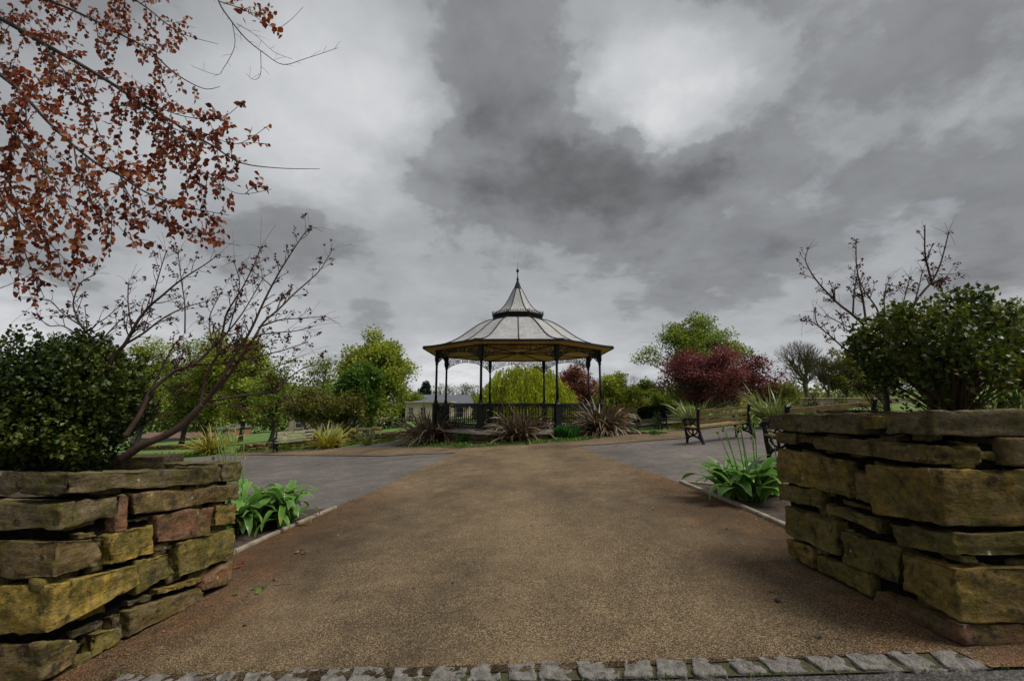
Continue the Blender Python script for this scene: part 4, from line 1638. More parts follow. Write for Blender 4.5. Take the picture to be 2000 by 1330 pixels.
def maple(label, base, limbs, oz, seed, twig_gap, twig_len, cluster, whips=.3, thick=.02, ydepth=(0, .3)):
    rg = random.Random(seed)
    rs = np.random.RandomState(seed)
    root = thing('bare_maple', label, 'tree', tuple(base), group='young maples in the planters')
    wood, twigs = MB(), MB()
    C, D, N, S = [], [], [], []

    def clump(p, d, k=None):
        for _ in range(k or rg.randint(4, 8)):
            C.append(p + Vector((rg.gauss(0, .006), rg.gauss(0, .006), rg.gauss(0, .006))))
            dv = d * .5 + Vector((rg.gauss(0, .8), rg.gauss(0, .8), rg.gauss(0, .6)))
            D.append(dv)
            N.append((rg.gauss(0, 1), rg.gauss(0, 1), rg.gauss(0, 1)))
            S.append(cluster * rg.uniform(.6, 1.4))
    for li, (pts, y0, y1, r0, r1, bare) in enumerate(limbs):
        P = smooth(polyline3(pts, oz, y0, y1), 5)
        m = len(P)
        rad = [r0 + (r1 - r0) * (i / (m - 1)) ** .8 for i in range(m)]
        wood.tube(P, rad, 7)
        # walk along and set out side twigs
        acc = 0
        for i in range(1, m):
            seg = (P[i] - P[i - 1])
            acc += seg.length
            frac = i / (m - 1)
            while acc > twig_gap and frac > bare:
                acc -= twig_gap * rg.uniform(.6, 1.5)
                d = seg.normalized()
                side = d.cross(Vector((0, 1, 0))).normalized() * rg.choice((-1, 1))
                dv = (d * rg.uniform(.5, 1.1) + side * rg.uniform(.4, .9) + Vector((0, rg.uniform(-.5, .5), .15))).normalized()
                ln = twig_len * rg.uniform(.35, 1.2) * (1.15 - frac * .5)
                a = P[i]
                b = a + dv * ln * .5 + Vector((rg.gauss(0, .012), rg.gauss(0, .012), rg.gauss(0, .015)))
                c = a + dv * ln + Vector((0, 0, rg.uniform(-.02, .06) * ln * 3))
                Q = bez(a, b, c, 5)
                tr = max(.0014, min(rad[i] * .5, .0042))
                if rg.random() < whips * (frac > .55):
                    e = a + dv * ln * 1.25 + Vector((rg.gauss(0, .05), 0, rg.uniform(-.05, .05)))
                    twigs.tube(bez(a, b, e, 7), [.0016] * 4 + [.0011] * 4, 3, cap=False)
                    if rg.random() < .5:
                        clump(a.lerp(b, .5), dv, 3)
                    continue
                twigs.tube(Q, [tr] * 3 + [tr * .6] * 3, 4, cap=False)
                clump(c, dv)
                if ln > twig_len * .6:
                    for q in (2, 3, 4):
                        if rg.random() < .7:
                            sd = (dv + Vector((rg.gauss(0, .7), rg.gauss(0, .5), rg.gauss(0, .7)))).normalized()
                            e = Q[q] + sd * ln * rg.uniform(.12, .4)
                            twigs.tube([Q[q], e], [tr * .6, tr * .4], 3, cap=False)
                            clump(e, sd)
        clump(P[-1], (P[-1] - P[-2]).normalized(), 8)
        if r1 < .004:
            for _ in range(4):
                d = (P[-1] - P[-3]).normalized()
                e = P[-1 - rg.randint(0, 3)] + (d * rg.uniform(.5, 1) + Vector((rg.gauss(0, .5), 0, rg.gauss(0, .5)))) * twig_len * .9
                twigs.tube(bez(P[-1], P[-1].lerp(e, .5) + Vector((0, 0, .02)), e, 5), .0012, 3, cap=False)
    part('trunk', wood.mesh('trunk', True), M_MAPLEBARK, root)
    part('twigs', twigs.mesh('twigs'), M_MAPLEBARK, root)
    part('leaf_buds', leaf_cloud('leaf_buds', [tuple(c) for c in C], [tuple(c) for c in D], N, S), F_MAPLE, root)
    return root


ZL = (0, 430, 1900 / 700)
Y = 3.45
LIMBS_L = [
    ([(640, 1268), (700, 1228), (760, 1190), (870, 1145), (960, 1090), (1040, 1010), (1075, 975)], Y, Y, .034, .022, 1.1),
    ([(1060, 990), (1110, 930), (1180, 830), (1230, 740), (1290, 650), (1340, 560), (1390, 450), (1440, 350), (1490, 260), (1540, 180), (1600, 90), (1640, 40)], Y, Y - .1, .017, .0028, .3),
    ([(1090, 960), (1200, 840), (1270, 740), (1350, 620), (1400, 540), (1480, 470), (1560, 390), (1640, 320), (1700, 260), (1760, 160)], Y, Y + .25, .015, .0028, .25),
    ([(1060, 990), (1080, 880), (1110, 790), (1160, 700), (1180, 600), (1200, 500), (1240, 430), (1290, 350), (1350, 230), (1380, 150)], Y, Y - .2, .014, .003, .3),
    ([(660, 1150), (740, 1030), (790, 920), (840, 870), (930, 800), (1010, 770), (1060, 740), (1130, 670), (1210, 590), (1280, 500), (1330, 420), (1400, 300)], Y - .1, Y + .2, .02, .003, .35),
    ([(560, 800), (620, 700), (660, 660), (700, 590), (740, 520), (800, 450), (860, 400), (930, 340), (1000, 290), (1080, 240), (1150, 190)], Y - .1, Y - .2, .017, .003, .25),
    ([(660, 660), (760, 600), (850, 530), (940, 480), (1020, 450), (1100, 430)], Y - .1, Y + .15, .010, .003, .1),
    ([(520, 720), (480, 620), (430, 560), (390, 460), (400, 390), (430, 330), (500, 290)], Y, Y + .1, .010, .003, .2),
    ([(520, 700), (540, 640), (600, 570), (650, 520), (720, 480)], Y, Y + .2, .008, .003, .1),
    ([(460, 640), (500, 560), (560, 520), (640, 450)], Y, Y, .006, .0025, .1),
    ([(430, 560), (340, 500), (270, 430), (230, 420)], Y, Y - .1, .006, .0025, .2),
    ([(400, 600), (330, 560), (260, 560), (210, 520)], Y, Y - .1, .006, .0025, .2),
    ([(860, 870), (940, 900), (1050, 910), (1150, 905)], Y, Y + .2, .007, .003, .1),
    ([(1110, 960), (1250, 935), (1400, 915), (1480, 900), (1530, 840), (1620, 780), (1750, 760)], Y, Y + .1, .010, .003, .35),
    ([(1100, 985), (1200, 975), (1280, 990), (1360, 1020)], Y, Y + .1, .006, .003, .3),
    ([(1000, 770), (1150, 760), (1300, 740), (1420, 710), (1500, 690), (1620, 650)], Y + .1, Y - .1, .010, .003, .2),
    ([(1370, 570), (1480, 530), (1600, 520), (1720, 510)], Y, Y, .007, .0025, .2),
    ([(700, 590), (680, 450), (680, 340)], Y - .1, Y - .2, .006, .003, .3),
    ([(800, 450), (840, 300), (880, 170)], Y - .1, Y - .1, .006, .003, .3),
    ([(980, 600), (980, 450), (960, 310), (945, 180)], Y, Y, .006, .003, .2),
    ([(1210, 590), (1250, 450), (1270, 330), (1240, 220)], Y, Y, .006, .003, .2),
    ([(1130, 670), (1110, 520), (1170, 390)], Y, Y + .1, .006, .003, .2),
    ([(1440, 350), (1380, 300), (1300, 250)], Y, Y, .005, .0025, .1),
    ([(1350, 620), (1420, 600), (1550, 590), (1640, 570)], Y, Y, .006, .003, .2),
    ([(700, 1100), (800, 1050), (880, 1010), (960, 900)], Y + .1, Y + .2, .008, .003, .3),
    ([(790, 930), (900, 700), (960, 620)], Y - .1, Y - .1, .008, .003, .2),
    ([(1180, 830), (1300, 790), (1420, 790), (1560, 740)], Y, Y + .1, .007, .003, .2),
]
tb = at(236, 897, Y)
maple('leaning bare maple with spreading twigs and dark red buds in the lower planter', (tb.x, Y, L_SOIL), LIMBS_L, ZL, 71, .052, .16, .019)

ZR = (1480, 430, 1729 / 520)
Y = 3.55
LIMBS_R = [
    ([(838, 1240), (825, 1110), (790, 980), (740, 830), (705, 740), (690, 680)], Y, Y, .024, .014, 1.1),
    ([(700, 690), (610, 610), (520, 540), (440, 460), (380, 390), (340, 330), (310, 260), (325, 190)], Y, Y, .012, .0028, .3),
    ([(720, 760), (700, 640), (680, 500), (655, 380), (640, 280), (638, 150)], Y, Y + .1, .011, .004, .35),
    ([(618, 610), (625, 480), (643, 370)], Y, Y, .008, .004, .5),
    ([(790, 640), (770, 570), (700, 470), (660, 390)], Y, Y, .008, .004, .5),
    ([(830, 650), (820, 520), (830, 450), (855, 380)], Y, Y + .1, .007, .003, .3),
    ([(960, 760), (1010, 560), (1070, 470), (1130, 400), (1180, 300), (1210, 200), (1240, 80)], Y, Y - .1, .012, .0035, .45),
    ([(1130, 400), (1100, 290), (1085, 200), (1085, 40)], Y, Y - .1, .009, .0045, .2),
    ([(680, 900), (640, 870), (560, 830), (470, 750), (390, 680), (370, 600)], Y, Y - .1, .010, .003, .5),
    ([(430, 715), (350, 660), (290, 650)], Y, Y, .005, .0025, .1),
    ([(1010, 560), (1040, 460), (1070, 330)], Y, Y, .006, .003, .3),
    ([(700, 760), (650, 720), (560, 680), (450, 620)], Y, Y + .1, .006, .003, .2),
    ([(700, 780), (620, 740), (560, 700), (540, 620)], Y, Y, .006, .003, .2),
    ([(1180, 350), (1240, 352), (1300, 348)], Y, Y, .004, .0025, .4),
    ([(900, 700), (960, 480), (985, 380)], Y, Y, .005, .003, .4),
    ([(840, 1230), (780, 1150), (700, 1080), (640, 1060)], Y + .1, Y + .2, .007, .003, .2),
    ([(840, 1230), (740, 1190), (690, 1120), (650, 1090)], Y + .1, Y + .1, .006, .003, .2),
]
tb = at(1730, 800, Y)
maple('bare maple with upright budded shoots rising behind the loose bush', (tb.x, Y, R_SOIL), LIMBS_R, ZR, 72, .042, .12, .0165, whips=.55)


# ------------------------------------------------------------------ copper beech overhanging from the left
def inside(poly, x, y):
    c = False
    j = len(poly) - 1
    for i in range(len(poly)):
        if (poly[i][1] > y) != (poly[j][1] > y) and x < (poly[j][0] - poly[i][0]) * (y - poly[i][1]) / (poly[j][1] - poly[i][1]) + poly[i][0]:
            c = not c
        j = i
    return c


def copper_beech():
    rg = random.Random(81)
    bx, by = -7.2, 4.6
    root = thing('copper_beech', 'copper beech whose russet leafy branches hang in from the upper left', 'tree', (bx, by, G(bx, by)))
    wood, twigs = MB(), MB()
    zt = G(bx, by)
    trunk = [Vector((bx, by, zt - .2)), Vector((bx + .1, by, zt + 2)), Vector((bx + .05, by + .1, zt + 4.5)), Vector((bx + .2, by, zt + 8))]
    wood.tube(smooth(trunk, 4), [.42 - .02 * i for i in range(13)], 10)
    S_ = (0, 0, 1884 / 680)
    main = [
        ([(-500, -160), (0, 100), (240, 240), (400, 330), (600, 450), (760, 560), (900, 640), (1010, 710), (1150, 790), (1300, 880), (1500, 910), (1730, 915)], 4.2, 3.5, .03, .0022),
        ([(-500, 60), (0, 405), (140, 530), (260, 660), (400, 790), (530, 890), (650, 950), (750, 1020), (900, 1090), (1050, 1130), (1240, 1165)], 3.8, 3.3, .022, .0022),
        ([(240, 240), (300, 330), (380, 420), (440, 500), (500, 620), (540, 740), (560, 850)], 4.0, 3.8, .009, .002),
        ([(1120, -200), (1180, 0), (1240, 100), (1330, 210), (1430, 290), (1530, 350), (1650, 320), (1830, 260)], 4.2, 3.9, .010, .0018),
        ([(1258, 130), (1270, 250), (1210, 370), (1170, 405), (1040, 360)], 4.1, 4.0, .004, .0016),
        ([(1410, 275), (1410, 400), (1375, 432), (1330, 400)], 4.0, 4.0, .0035, .0016),
        ([(1190, 10), (1330, 60), (1480, 150), (1560, 120), (1640, 40)], 4.1, 4.0, .005, .0016),
        ([(1280, 130), (1380, 190), (1480, 280), (1580, 320)], 4.1, 4.0, .0035, .0016),
        ([(-400, 700), (0, 900), (60, 1040), (100, 1200), (130, 1350), (180, 1480), (240, 1610)], 3.6, 3.4, .012, .002),
        ([(-500, 250), (-60, 560), (60, 700), (180, 850), (300, 1000), (380, 1130), (430, 1260)], 3.5, 3.3, .014, .002),
        ([(-500, -300), (100, -60), (400, 60), (620, 170), (800, 270), (950, 400), (1100, 480), (1190, 470)], 4.4, 4.0, .022, .002),
        ([(-200, -300), (500, -120), (760, 20), (900, 130), (1000, 190), (1180, 240)], 4.5, 4.2, .014, .002),
        ([(600, 450), (760, 520), (900, 600), (1050, 640), (1200, 640), (1320, 545)], 3.9, 3.7, .007, .002),
        ([(760, 560), (950, 700), (1100, 720), (1280, 780), (1440, 690)], 3.8, 3.6, .006, .002),
        ([(900, 640), (960, 780), (1060, 900), (1180, 990), (1300, 1050), (1470, 1025)], 3.7, 3.5, .006, .002),
        ([(650, 950), (700, 1060), (800, 1160), (950, 1230), (1100, 1290), (1300, 1330)], 3.4, 3.3, .006, .002),
        ([(400, 790), (430, 950), (520, 1080), (620, 1200), (700, 1290)], 3.4, 3.3, .006, .002),
        ([(140, 530), (150, 700), (220, 860), (260, 1010), (240, 1130)], 3.6, 3.5, .006, .002),
        ([(-100, 900), (40, 1120), (160, 1250), (280, 1330), (360, 1420)], 3.3, 3.2, .007, .002),
        ([(0, 1560), (120, 1510), (230, 1440)], 3.3, 3.3, .003, .0016),
    ]
    region = [(-30, -30), (490, -30), (545, 10), (540, 50), (505, 60), (480, 20), (440, 5), (385, 45), (385, 80), (365, 85), (355, 130), (365, 170), (420, 175), (430, 195), (480, 190), (482, 232),
              (530, 245), (533, 292), (485, 312), (533, 368), (500, 388), (440, 350), (455, 432), (448, 452), (480, 480), (440, 500), (330, 480), (305, 512), (275, 505),
              (240, 472), (215, 500), (170, 560), (120, 580), (60, 580), (90, 640), (70, 640), (40, 580), (-30, 590)]
    leaves = []

    def twig(a, dv, ln, r, lvl):
        b = a + dv * ln * .5 + Vector((rg.gauss(0, .03), rg.gauss(0, .03), rg.gauss(0, .02))) * ln
        c = a + dv * ln + Vector((0, 0, -.22 * ln + rg.gauss(0, .05) * ln))
        Q = bez(a, b, c, 6)
        px, py = pix(Q[-1])
        if px > -20 and not inside(region, px, py):
            return
        twigs.tube(Q, [r * (1 - .6 * k / 6) for k in range(7)], 4, cap=False)
        nl = int(ln / .027)
        for k in range(nl):
            t = (k + .6) / nl
            q = Q[min(5, int(t * 6))].lerp(Q[min(6, int(t * 6) + 1)], t * 6 - int(t * 6))
            d = (c - a).normalized()
            sd = d.cross(Vector((0, 1, 0))).normalized() * (1 if k % 2 else -1)
            ld = (d * .5 + sd * .7 + Vector((rg.gauss(0, .35), rg.gauss(0, .5), -.55 + rg.gauss(0, .3)))).normalized()
            px, py = pix(q)
            if rg.random() < .85:
                leaves.append((q, ld, Vector((rg.gauss(0, .7), rg.gauss(0, .9), 1 * rg.uniform(-.2, 1))), rg.uniform(.028, .062)))
        if lvl > 0:
            for k in range(rg.randint(1, 3)):
                i = rg.randint(1, 5)
                d = (dv + Vector((rg.gauss(0, .6), rg.gauss(0, .4), rg.gauss(-.15, .6)))).normalized()
                twig(Q[i], d, ln * rg.uniform(.4, .75), r * .7, lvl - 1)
    for mi, (pts, y0, y1, r0, r1) in enumerate(main):
        P = smooth(polyline3(pts, S_, y0, y1), 6)
        m = len(P)
        rad = [r0 + (r1 - r0) * (i / (m - 1)) ** .7 for i in range(m)]
        (wood if r0 > .008 else twigs).tube(P, rad, 6 if r0 > .008 else 4)
        bare = mi in (3, 4, 5, 7)
        if r0 > .0105 and pts[0][0] < 0:
            # the limb goes back to the trunk, out of the picture
            z0 = P[0].z
            wood.tube(bez(Vector((bx + .1, by, max(zt + 1.5, min(zt + 7.5, z0 - .4)))), Vector((bx + 2, (by + y0) / 2, z0 + .1)), P[0], 8), [.1 - (.1 - r0) * k / 8 for k in range(9)], 7)
        acc = 0
        for i in range(1, m):
            acc += (P[i] - P[i - 1]).length
            px, py = pix(P[i])
            if px < -140:
                acc = 0
                continue
            gap = .078 if not bare else .13
            while acc > gap:
                acc -= gap * rg.uniform(.7, 1.4)
                d = (P[i] - P[i - 1]).normalized()
                side = d.cross(Vector((0, 1, 0))).normalized() * rg.choice((-1, 1))
                dv = (d * rg.uniform(.4, 1) + side * rg.uniform(.3, .9) + Vector((0, rg.uniform(-.6, .6), -.15))).normalized()
                if bare:
                    e = P[i] + dv * rg.uniform(.03, .16)
                    twigs.tube([P[i], P[i].lerp(e, .5) + Vector((0, 0, .006)), e], [.0017, .0014, .0009], 3, cap=False)
                    continue
                frac = i / m
                ln = rg.uniform(.14, .5) * (1.1 - .65 * frac)
                twig(P[i], dv, ln, .003, 1)
        if mi == 6:
            for _ in range(26):
                q = P[rg.randint(3, m // 2 + 4)] + Vector((rg.gauss(0, .03), rg.gauss(0, .05), rg.gauss(0, .04)))
                leaves.append((q, Vector((rg.gauss(0, 1), rg.gauss(0, .5), -.7)), Vector((rg.gauss(0, 1), rg.gauss(0, 1), .5)), rg.uniform(.045, .075)))
    part('trunk', wood.mesh('trunk', True), M_BARKDARK, root)
    part('twigs', twigs.mesh('twigs'), M_BARKDARK, root)
    # the leaves in view that show largest are parts, the rest one mass
    vis = [l for l in leaves if -20 < pix(l[0])[0] and pix(l[0])[1] > -20]
    rest = [l for l in leaves if not (-20 < pix(l[0])[0] and pix(l[0])[1] > -20)]
    vis.sort(key=lambda l: -l[3] / l[0].y)
    big, rest = vis[:300], rest + vis[300:]
    variants = []
    for k in range(3):
        P_, T_ = OVATE
        P_ = P_.copy()
        P_[:, 2] *= (.6, 1.5, -1.2)[k]
        P_[3, 2] = (-.25, .1, .2)[k]
        me = np_mesh('leaf', P_, T_, True)
        me.materials.append(F_BEECHL)
        variants.append(me)
    ro = Vector(root.location)
    for q, d, n, s in big:
        d = d.normalized()
        x = d.cross(n)
        x = x.normalized() if x.length > 1e-4 else d.orthogonal().normalized()
        n2 = x.cross(d)
        M = Matrix((( x.x, d.x, n2.x, 0), (x.y, d.y, n2.y, 0), (x.z, d.z, n2.z, 0), (0, 0, 0, 1)))
        o = put('leaf', variants[rg.randrange(3)], None, root)
        o.matrix_local = Matrix.Translation(q - ro) @ M @ Matrix.Scale(s, 4)
    me = leaf_cloud('foliage', [tuple(l[0]) for l in rest], [tuple(l[1]) for l in rest], [tuple(l[2]) for l in rest], [l[3] for l in rest], OVATE)
    o = part('foliage', me, F_BEECH, root)
    o['kind'] = 'stuff'
    print('beech leaves', len(leaves), 'in view', len(vis))


def beech_single():
    """the same leaf colours for single leaf objects, which differ object by object"""
    m = F_BEECH.copy()
    m.name = 'copper beech single leaf'
    nt = m.node_tree
    oi = nt.nodes.new('ShaderNodeObjectInfo')
    for l in list(nt.links):
        if l.from_socket.name == 'Random Per Island':
            to = l.to_socket
            nt.links.remove(l)
            nt.links.new(oi.outputs['Random'], to)
    return m


F_BEECHL = beech_single()
copper_beech()


# ------------------------------------------------------------------ trees beyond the plaza
def tree(label, px, y, top, bot, hw, mat, seed, name='broadleaf_tree', nleaf=3200, leaf=.16, clumps=60, trunk_r=None, bark=None, shape=None, cpx=None, depth=None,
         gap=.18, flat=.75, group=None, limbs=True, trunk_to=.62, fork=1, power=.42, cat='tree', low=.35, clumpk=1.0):
    """px base column, y distance; top, bot: picture rows of the crown's top and underside; hw: half width in pixels"""
    rs = np.random.RandomState(seed)
    rg = random.Random(seed)
    x0 = at(px, 800, y).x
    z0 = G(x0, y)
    cx = at(cpx or px, 800, y).x
    zt, zb = at(px, top, y).z, at(px, bot, y).z
    zb = max(zb, z0 + .1)
    rx = hw * y / FPX
    ry = depth or rx * .9
    rz = (zt - zb) / 2
    cz = (zt + zb) / 2
    H = zt - z0
    tr = trunk_r or H * .018
    root = thing(name, label, cat, (x0, y, z0 - .05), group=group)
    base = Vector((x0, y, z0 - .05))
    # clump centres
    C = []
    while len(C) < clumps:
        p = rand_ball(rs, 1, power)[0]
        az, el = math.atan2(p[1], p[0]), p[2]
        k = 1 + .16 * math.sin(az * 3 + seed) + .12 * math.sin(az * 5 + seed * 2.1 + el * 3) + .10 * math.sin(el * 7 + seed)
        if shape == 'dome' and p[2] < -.1 and rs.rand() < .5:
            continue
        if shape == 'cone':
            h = (p[2] + 1) / 2
            p[0] *= (1.15 - h)
            p[1] *= (1.15 - h)
        if shape == 'egg':
            h = (p[2] + 1) / 2
            f = 1.12 - .5 * max(0, h - .3)
            p[0] *= f
            p[1] *= f
        C.append(Vector((cx + p[0] * rx * k * .88, y + p[1] * ry * k * .88, cz + p[2] * rz * .90)))
    wood = MB()
    zs = z0 + (zt - z0) * trunk_to
    stems = []
    for f in range(fork):
        off = 0 if fork == 1 else (f - (fork - 1) / 2) * rx * .7
        T = smooth([base, Vector((x0 + (cx - x0) * .2 + off * .25 + rg.gauss(0, .02 * H), y + rg.gauss(0, .02 * H), z0 + H * .2)),
                    Vector((x0 + (cx - x0) * .6 + off * .7 + rg.gauss(0, .03 * H), y + rg.gauss(0, .02 * H), z0 + H * .42)),
                    Vector((cx + off + rg.gauss(0, .03 * H), y, zs))], 4)
        rad = [tr * (1.25 if i == 0 else 1) * (1 - .72 * i / (len(T) - 1)) for i in range(len(T))]
        wood.tube(T, rad, 8)
        stems.append((T, rad))
    for c in C:
        T, rad = stems[rg.randrange(len(stems))]
        hz = min(zs, max(z0 + H * .16, c.z - rg.uniform(.25, .6) * abs(zt - zb) * .7 - (c - Vector((cx, y, c.z))).length * .25))
        i = min(range(len(T)), key=lambda k: abs(T[k].z - hz))
        a = T[i]
        mid = a.lerp(c, .5) + Vector((0, 0, .12 * (c - a).length))
        r0 = min(rad[i] * .6, tr * .34) * rg.uniform(.6, 1.1)
        Q = bez(a, mid, c, 6)
        wood.tube(Q, [max(.008, r0 * (1 - .85 * k / 6)) for k in range(7)], 5, cap=False)
        for _ in range(3):
            k = rg.randint(3, 6)
            e = Q[k] + Vector((rg.gauss(0, 1), rg.gauss(0, 1), rg.gauss(.3, .7))) * rx * .2
            wood.tube([Q[k], Q[k].lerp(e, .5) + Vector((0, 0, .02 * H * rg.random())), e], [max(.007, r0 * .3), .012, .006], 3, cap=False)
    part('trunk', wood.mesh('trunk', True), bark or M_BARKDARK, root)
    # leaves round the clump centres, a little under half of each clump on its upper outside
    cn = np.array([tuple(c) for c in C])
    wts = rs.uniform(.5, 1.5, clumps)
    ci = rs.choice(clumps, nleaf, p=wts / wts.sum())
    cr = (rx * ry * rz) ** (1 / 3) / clumps ** (1 / 3) * 1.05 * clumpk
    nleaf = int(nleaf * 1.6)
    ci = rs.choice(clumps, nleaf, p=wts / wts.sum())
    off = rand_ball(rs, nleaf, .5) * (1.7 + .9 * rs.uniform(0, 1, (nleaf, 1)) ** 3) * cr * np.array([.62, .62, .62 * flat])
    P = cn[ci] + off
    P[:, 2] = np.maximum(P[:, 2], zb - .15)
    leaf *= 1.08
    D = unit(off + rs.normal(0, .6, (nleaf, 3)) * cr + np.array([0, 0, -.1 * cr]))
    N = unit(rs.normal(0, .6, (nleaf, 3)) + np.array([0, 0, 1.0]))
    part('crown', leaf_cloud('crown', P, D, N, rs.uniform(.6, 1.35, nleaf) * leaf, DIAMOND), mat, root)
    return root


def bare_tree(label, px, y, top, hw, seed, mat, name='bare_tree', depth_=6, spread=.55, trunk_r=.16, lean=0.0, haze=None, group=None, first=.28):
    rg = random.Random(seed)
    x0 = at(px, 800, y).x
    z0 = G(x0, y)
    zt = at(px, top, y).z
    H = zt - z0
    root = thing(name, label, 'tree', (x0, y, z0 - .05), group=group)
    mt, mtw = MB(), MB()
    tips = []

    def grow(p, d, ln, r, lvl):
        mid = p + d * ln * .5 + Vector((rg.gauss(0, .04), rg.gauss(0, .04), 0)) * ln
        e = p + d * ln + Vector((rg.gauss(0, .05), rg.gauss(0, .05), .03)) * ln
        (mt if lvl >= depth_ - 2 else mtw).tube([p, mid, e], [r, r * .86, r * .7], 6 if lvl >= depth_ - 2 else 3, cap=False)
        if lvl == 0:
            tips.append((e, d))
            return
        n = 2 if rg.random() < .55 else 3
        a0 = rg.uniform(0, 2 * PI)
        for k in range(n):
            a = a0 + 2 * PI * k / n + rg.gauss(0, .3)
            o = d.orthogonal().normalized()
            o2 = d.cross(o)
            nd = (d + (o * math.cos(a) + o2 * math.sin(a)) * spread * rg.uniform(.6, 1.3) + Vector((0, 0, .10))).normalized()
            grow(e, nd, ln * rg.uniform(.70, .92), r * .62, lvl - 1)
            if lvl <= 6 and rg.random() < (.5 if lvl <= 3 else .85):
                grow(mid, (d + (o * math.cos(a) - o2 * math.sin(a)) * spread * 1.3).normalized(), ln * rg.uniform(.5, .75), r * .45, max(0, lvl - 2))
    grow(Vector((x0, y, z0 - .1)), Vector((lean, 0, 1)).normalized(), H * first, trunk_r, depth_)
    zmax = max(t[0].z for t in tips)
    k = (zt - z0) / (zmax - z0)
    xm = max(abs(t[0].x - x0) for t in tips)
    kx = min(1.6, max(.6, hw * y / FPX / xm))
    for m in (mt, mtw):
        m.v = [(x0 + (v[0] - x0) * kx, y + (v[1] - y) * kx, z0 + (v[2] - z0) * k) for v in m.v]
    part('trunk', mt.mesh('trunk', True), mat, root)
    part('branches', mtw.mesh('branches'), mat, root)
    if haze:
        rs = np.random.RandomState(seed)
        P = np.array([(x0 + (t[0].x - x0) * kx, y + (t[0].y - y) * kx, z0 + (t[0].z - z0) * k) for t in tips])
        P = np.repeat(P, haze[1], axis=0) + rs.normal(0, .16, (len(P) * haze[1], 3))
        n = len(P)
        part('crown', leaf_cloud('crown', P, rs.normal(size=(n, 3)), rs.normal(0, .6, (n, 3)) + np.array([0, 0, 1.0]), rs.uniform(.7, 1.3, n) * haze[2], DIAMOND), haze[0], root)
    return root


LG = 'row of lime trees across the left lawn'
tree('big rounded lime tree in bright leaf, tallest on the left of the bandstand', 728, 31, 634, 832, 66, F_LIME, 101, nleaf=15937, leaf=.17, clumps=85, shape='egg', bark=M_BARKDARK, cpx=724, trunk_to=.75, trunk_r=.2, flat=.9)
tree('deep green tree in front of the big lime tree, left of it', 690, 28.6, 700, 828, 46, F_DEEP, 102, nleaf=8925, leaf=.15, clumps=46, shape='dome', cpx=694)
tree('airy half-leafed lime between the forked tree and the deep green tree', 632, 36, 684, 836, 40, F_SAP, 103, nleaf=3000, leaf=.15, clumps=46, group=LG, trunk_to=.85)
tree('thinly leafed lime with a dark straight trunk right behind the left bench', 533, 33, 690, 838, 46, F_SAP, 104, nleaf=3187, leaf=.15, clumps=50, group=LG, trunk_to=.85, trunk_r=.17)
tree('lime at the right end of the dense pair behind the leaning maple', 476, 40, 652, 836, 44, F_LIME, 105, nleaf=8075, leaf=.19, clumps=56, group=LG, shape='egg', trunk_to=.8, trunk_r=.22)
tree('taller lime of the dense pair behind the leaning maple', 412, 44, 646, 838, 56, F_LIME, 106, nleaf=10200, leaf=.2, clumps=60, group=LG, shape='egg', trunk_to=.8, trunk_r=.24)
tree('lime standing alone just right of the dark box bush', 362, 46, 652, 836, 46, F_SAP, 107, nleaf=6162, leaf=.2, clumps=50, group=LG, trunk_to=.85, trunk_r=.26)
tree('lime half hidden by the right edge of the dark box bush', 272, 52, 656, 830, 52, F_LIME, 108, nleaf=8925, leaf=.22, clumps=56, group=LG, trunk_to=.8, trunk_r=.3)
tree('low spreading tree with a pale forked trunk behind the left bench', 606, 26.2, 762, 832, 62, F_BROWNISH, 109, name='forked_tree', nleaf=7225, leaf=.12, clumps=60, bark=M_BARKPALE, trunk_r=.12, fork=2, trunk_to=.62, cpx=612, shape='dome')
tree('small spreading bronze leaved tree on a single trunk between forked tree and big lime', 674, 27.5, 762, 836, 46, F_BROWNISH, 110, nleaf=5525, leaf=.12, clumps=44, trunk_r=.1, trunk_to=.6, shape='dome')
tree('dark conifer tip rising behind the slate roofed building', 830, 88, 744, 800, 17, F_FIR, 111, name='conifer', nleaf=3187, leaf=.32, clumps=60, shape='cone', trunk_to=.9)
for k, (px, tp, hw, sd) in enumerate(((862, 750, 20, 1), (884, 752, 20, 2), (906, 748, 24, 3), (930, 752, 20, 4), (795, 758, 14, 5))):
    bare_tree(('leafless tree nearest the dark conifer, over the slate roof', 'leafless tree over the middle of the slate roof', 'leafless tree over the right end of the slate roof',
               'leafless tree between slate roof and weeping willow', 'leafless tree left of the dark conifer')[k], px, 95, tp, hw, 200 + sd, M_BARK, depth_=5, trunk_r=.2, group='leafless trees beyond the buildings', haze=(F_OLIVE, 1, .3))
tree('green rounded tree beside the right end of the slate roof', 936, 74, 774, 838, 34, F_SAP, 113, nleaf=3825, leaf=.32, clumps=30)
tree('green tree between big lime and slate roofed building', 797, 66, 766, 838, 30, F_SAP, 114, nleaf=3612, leaf=.3, clumps=30)


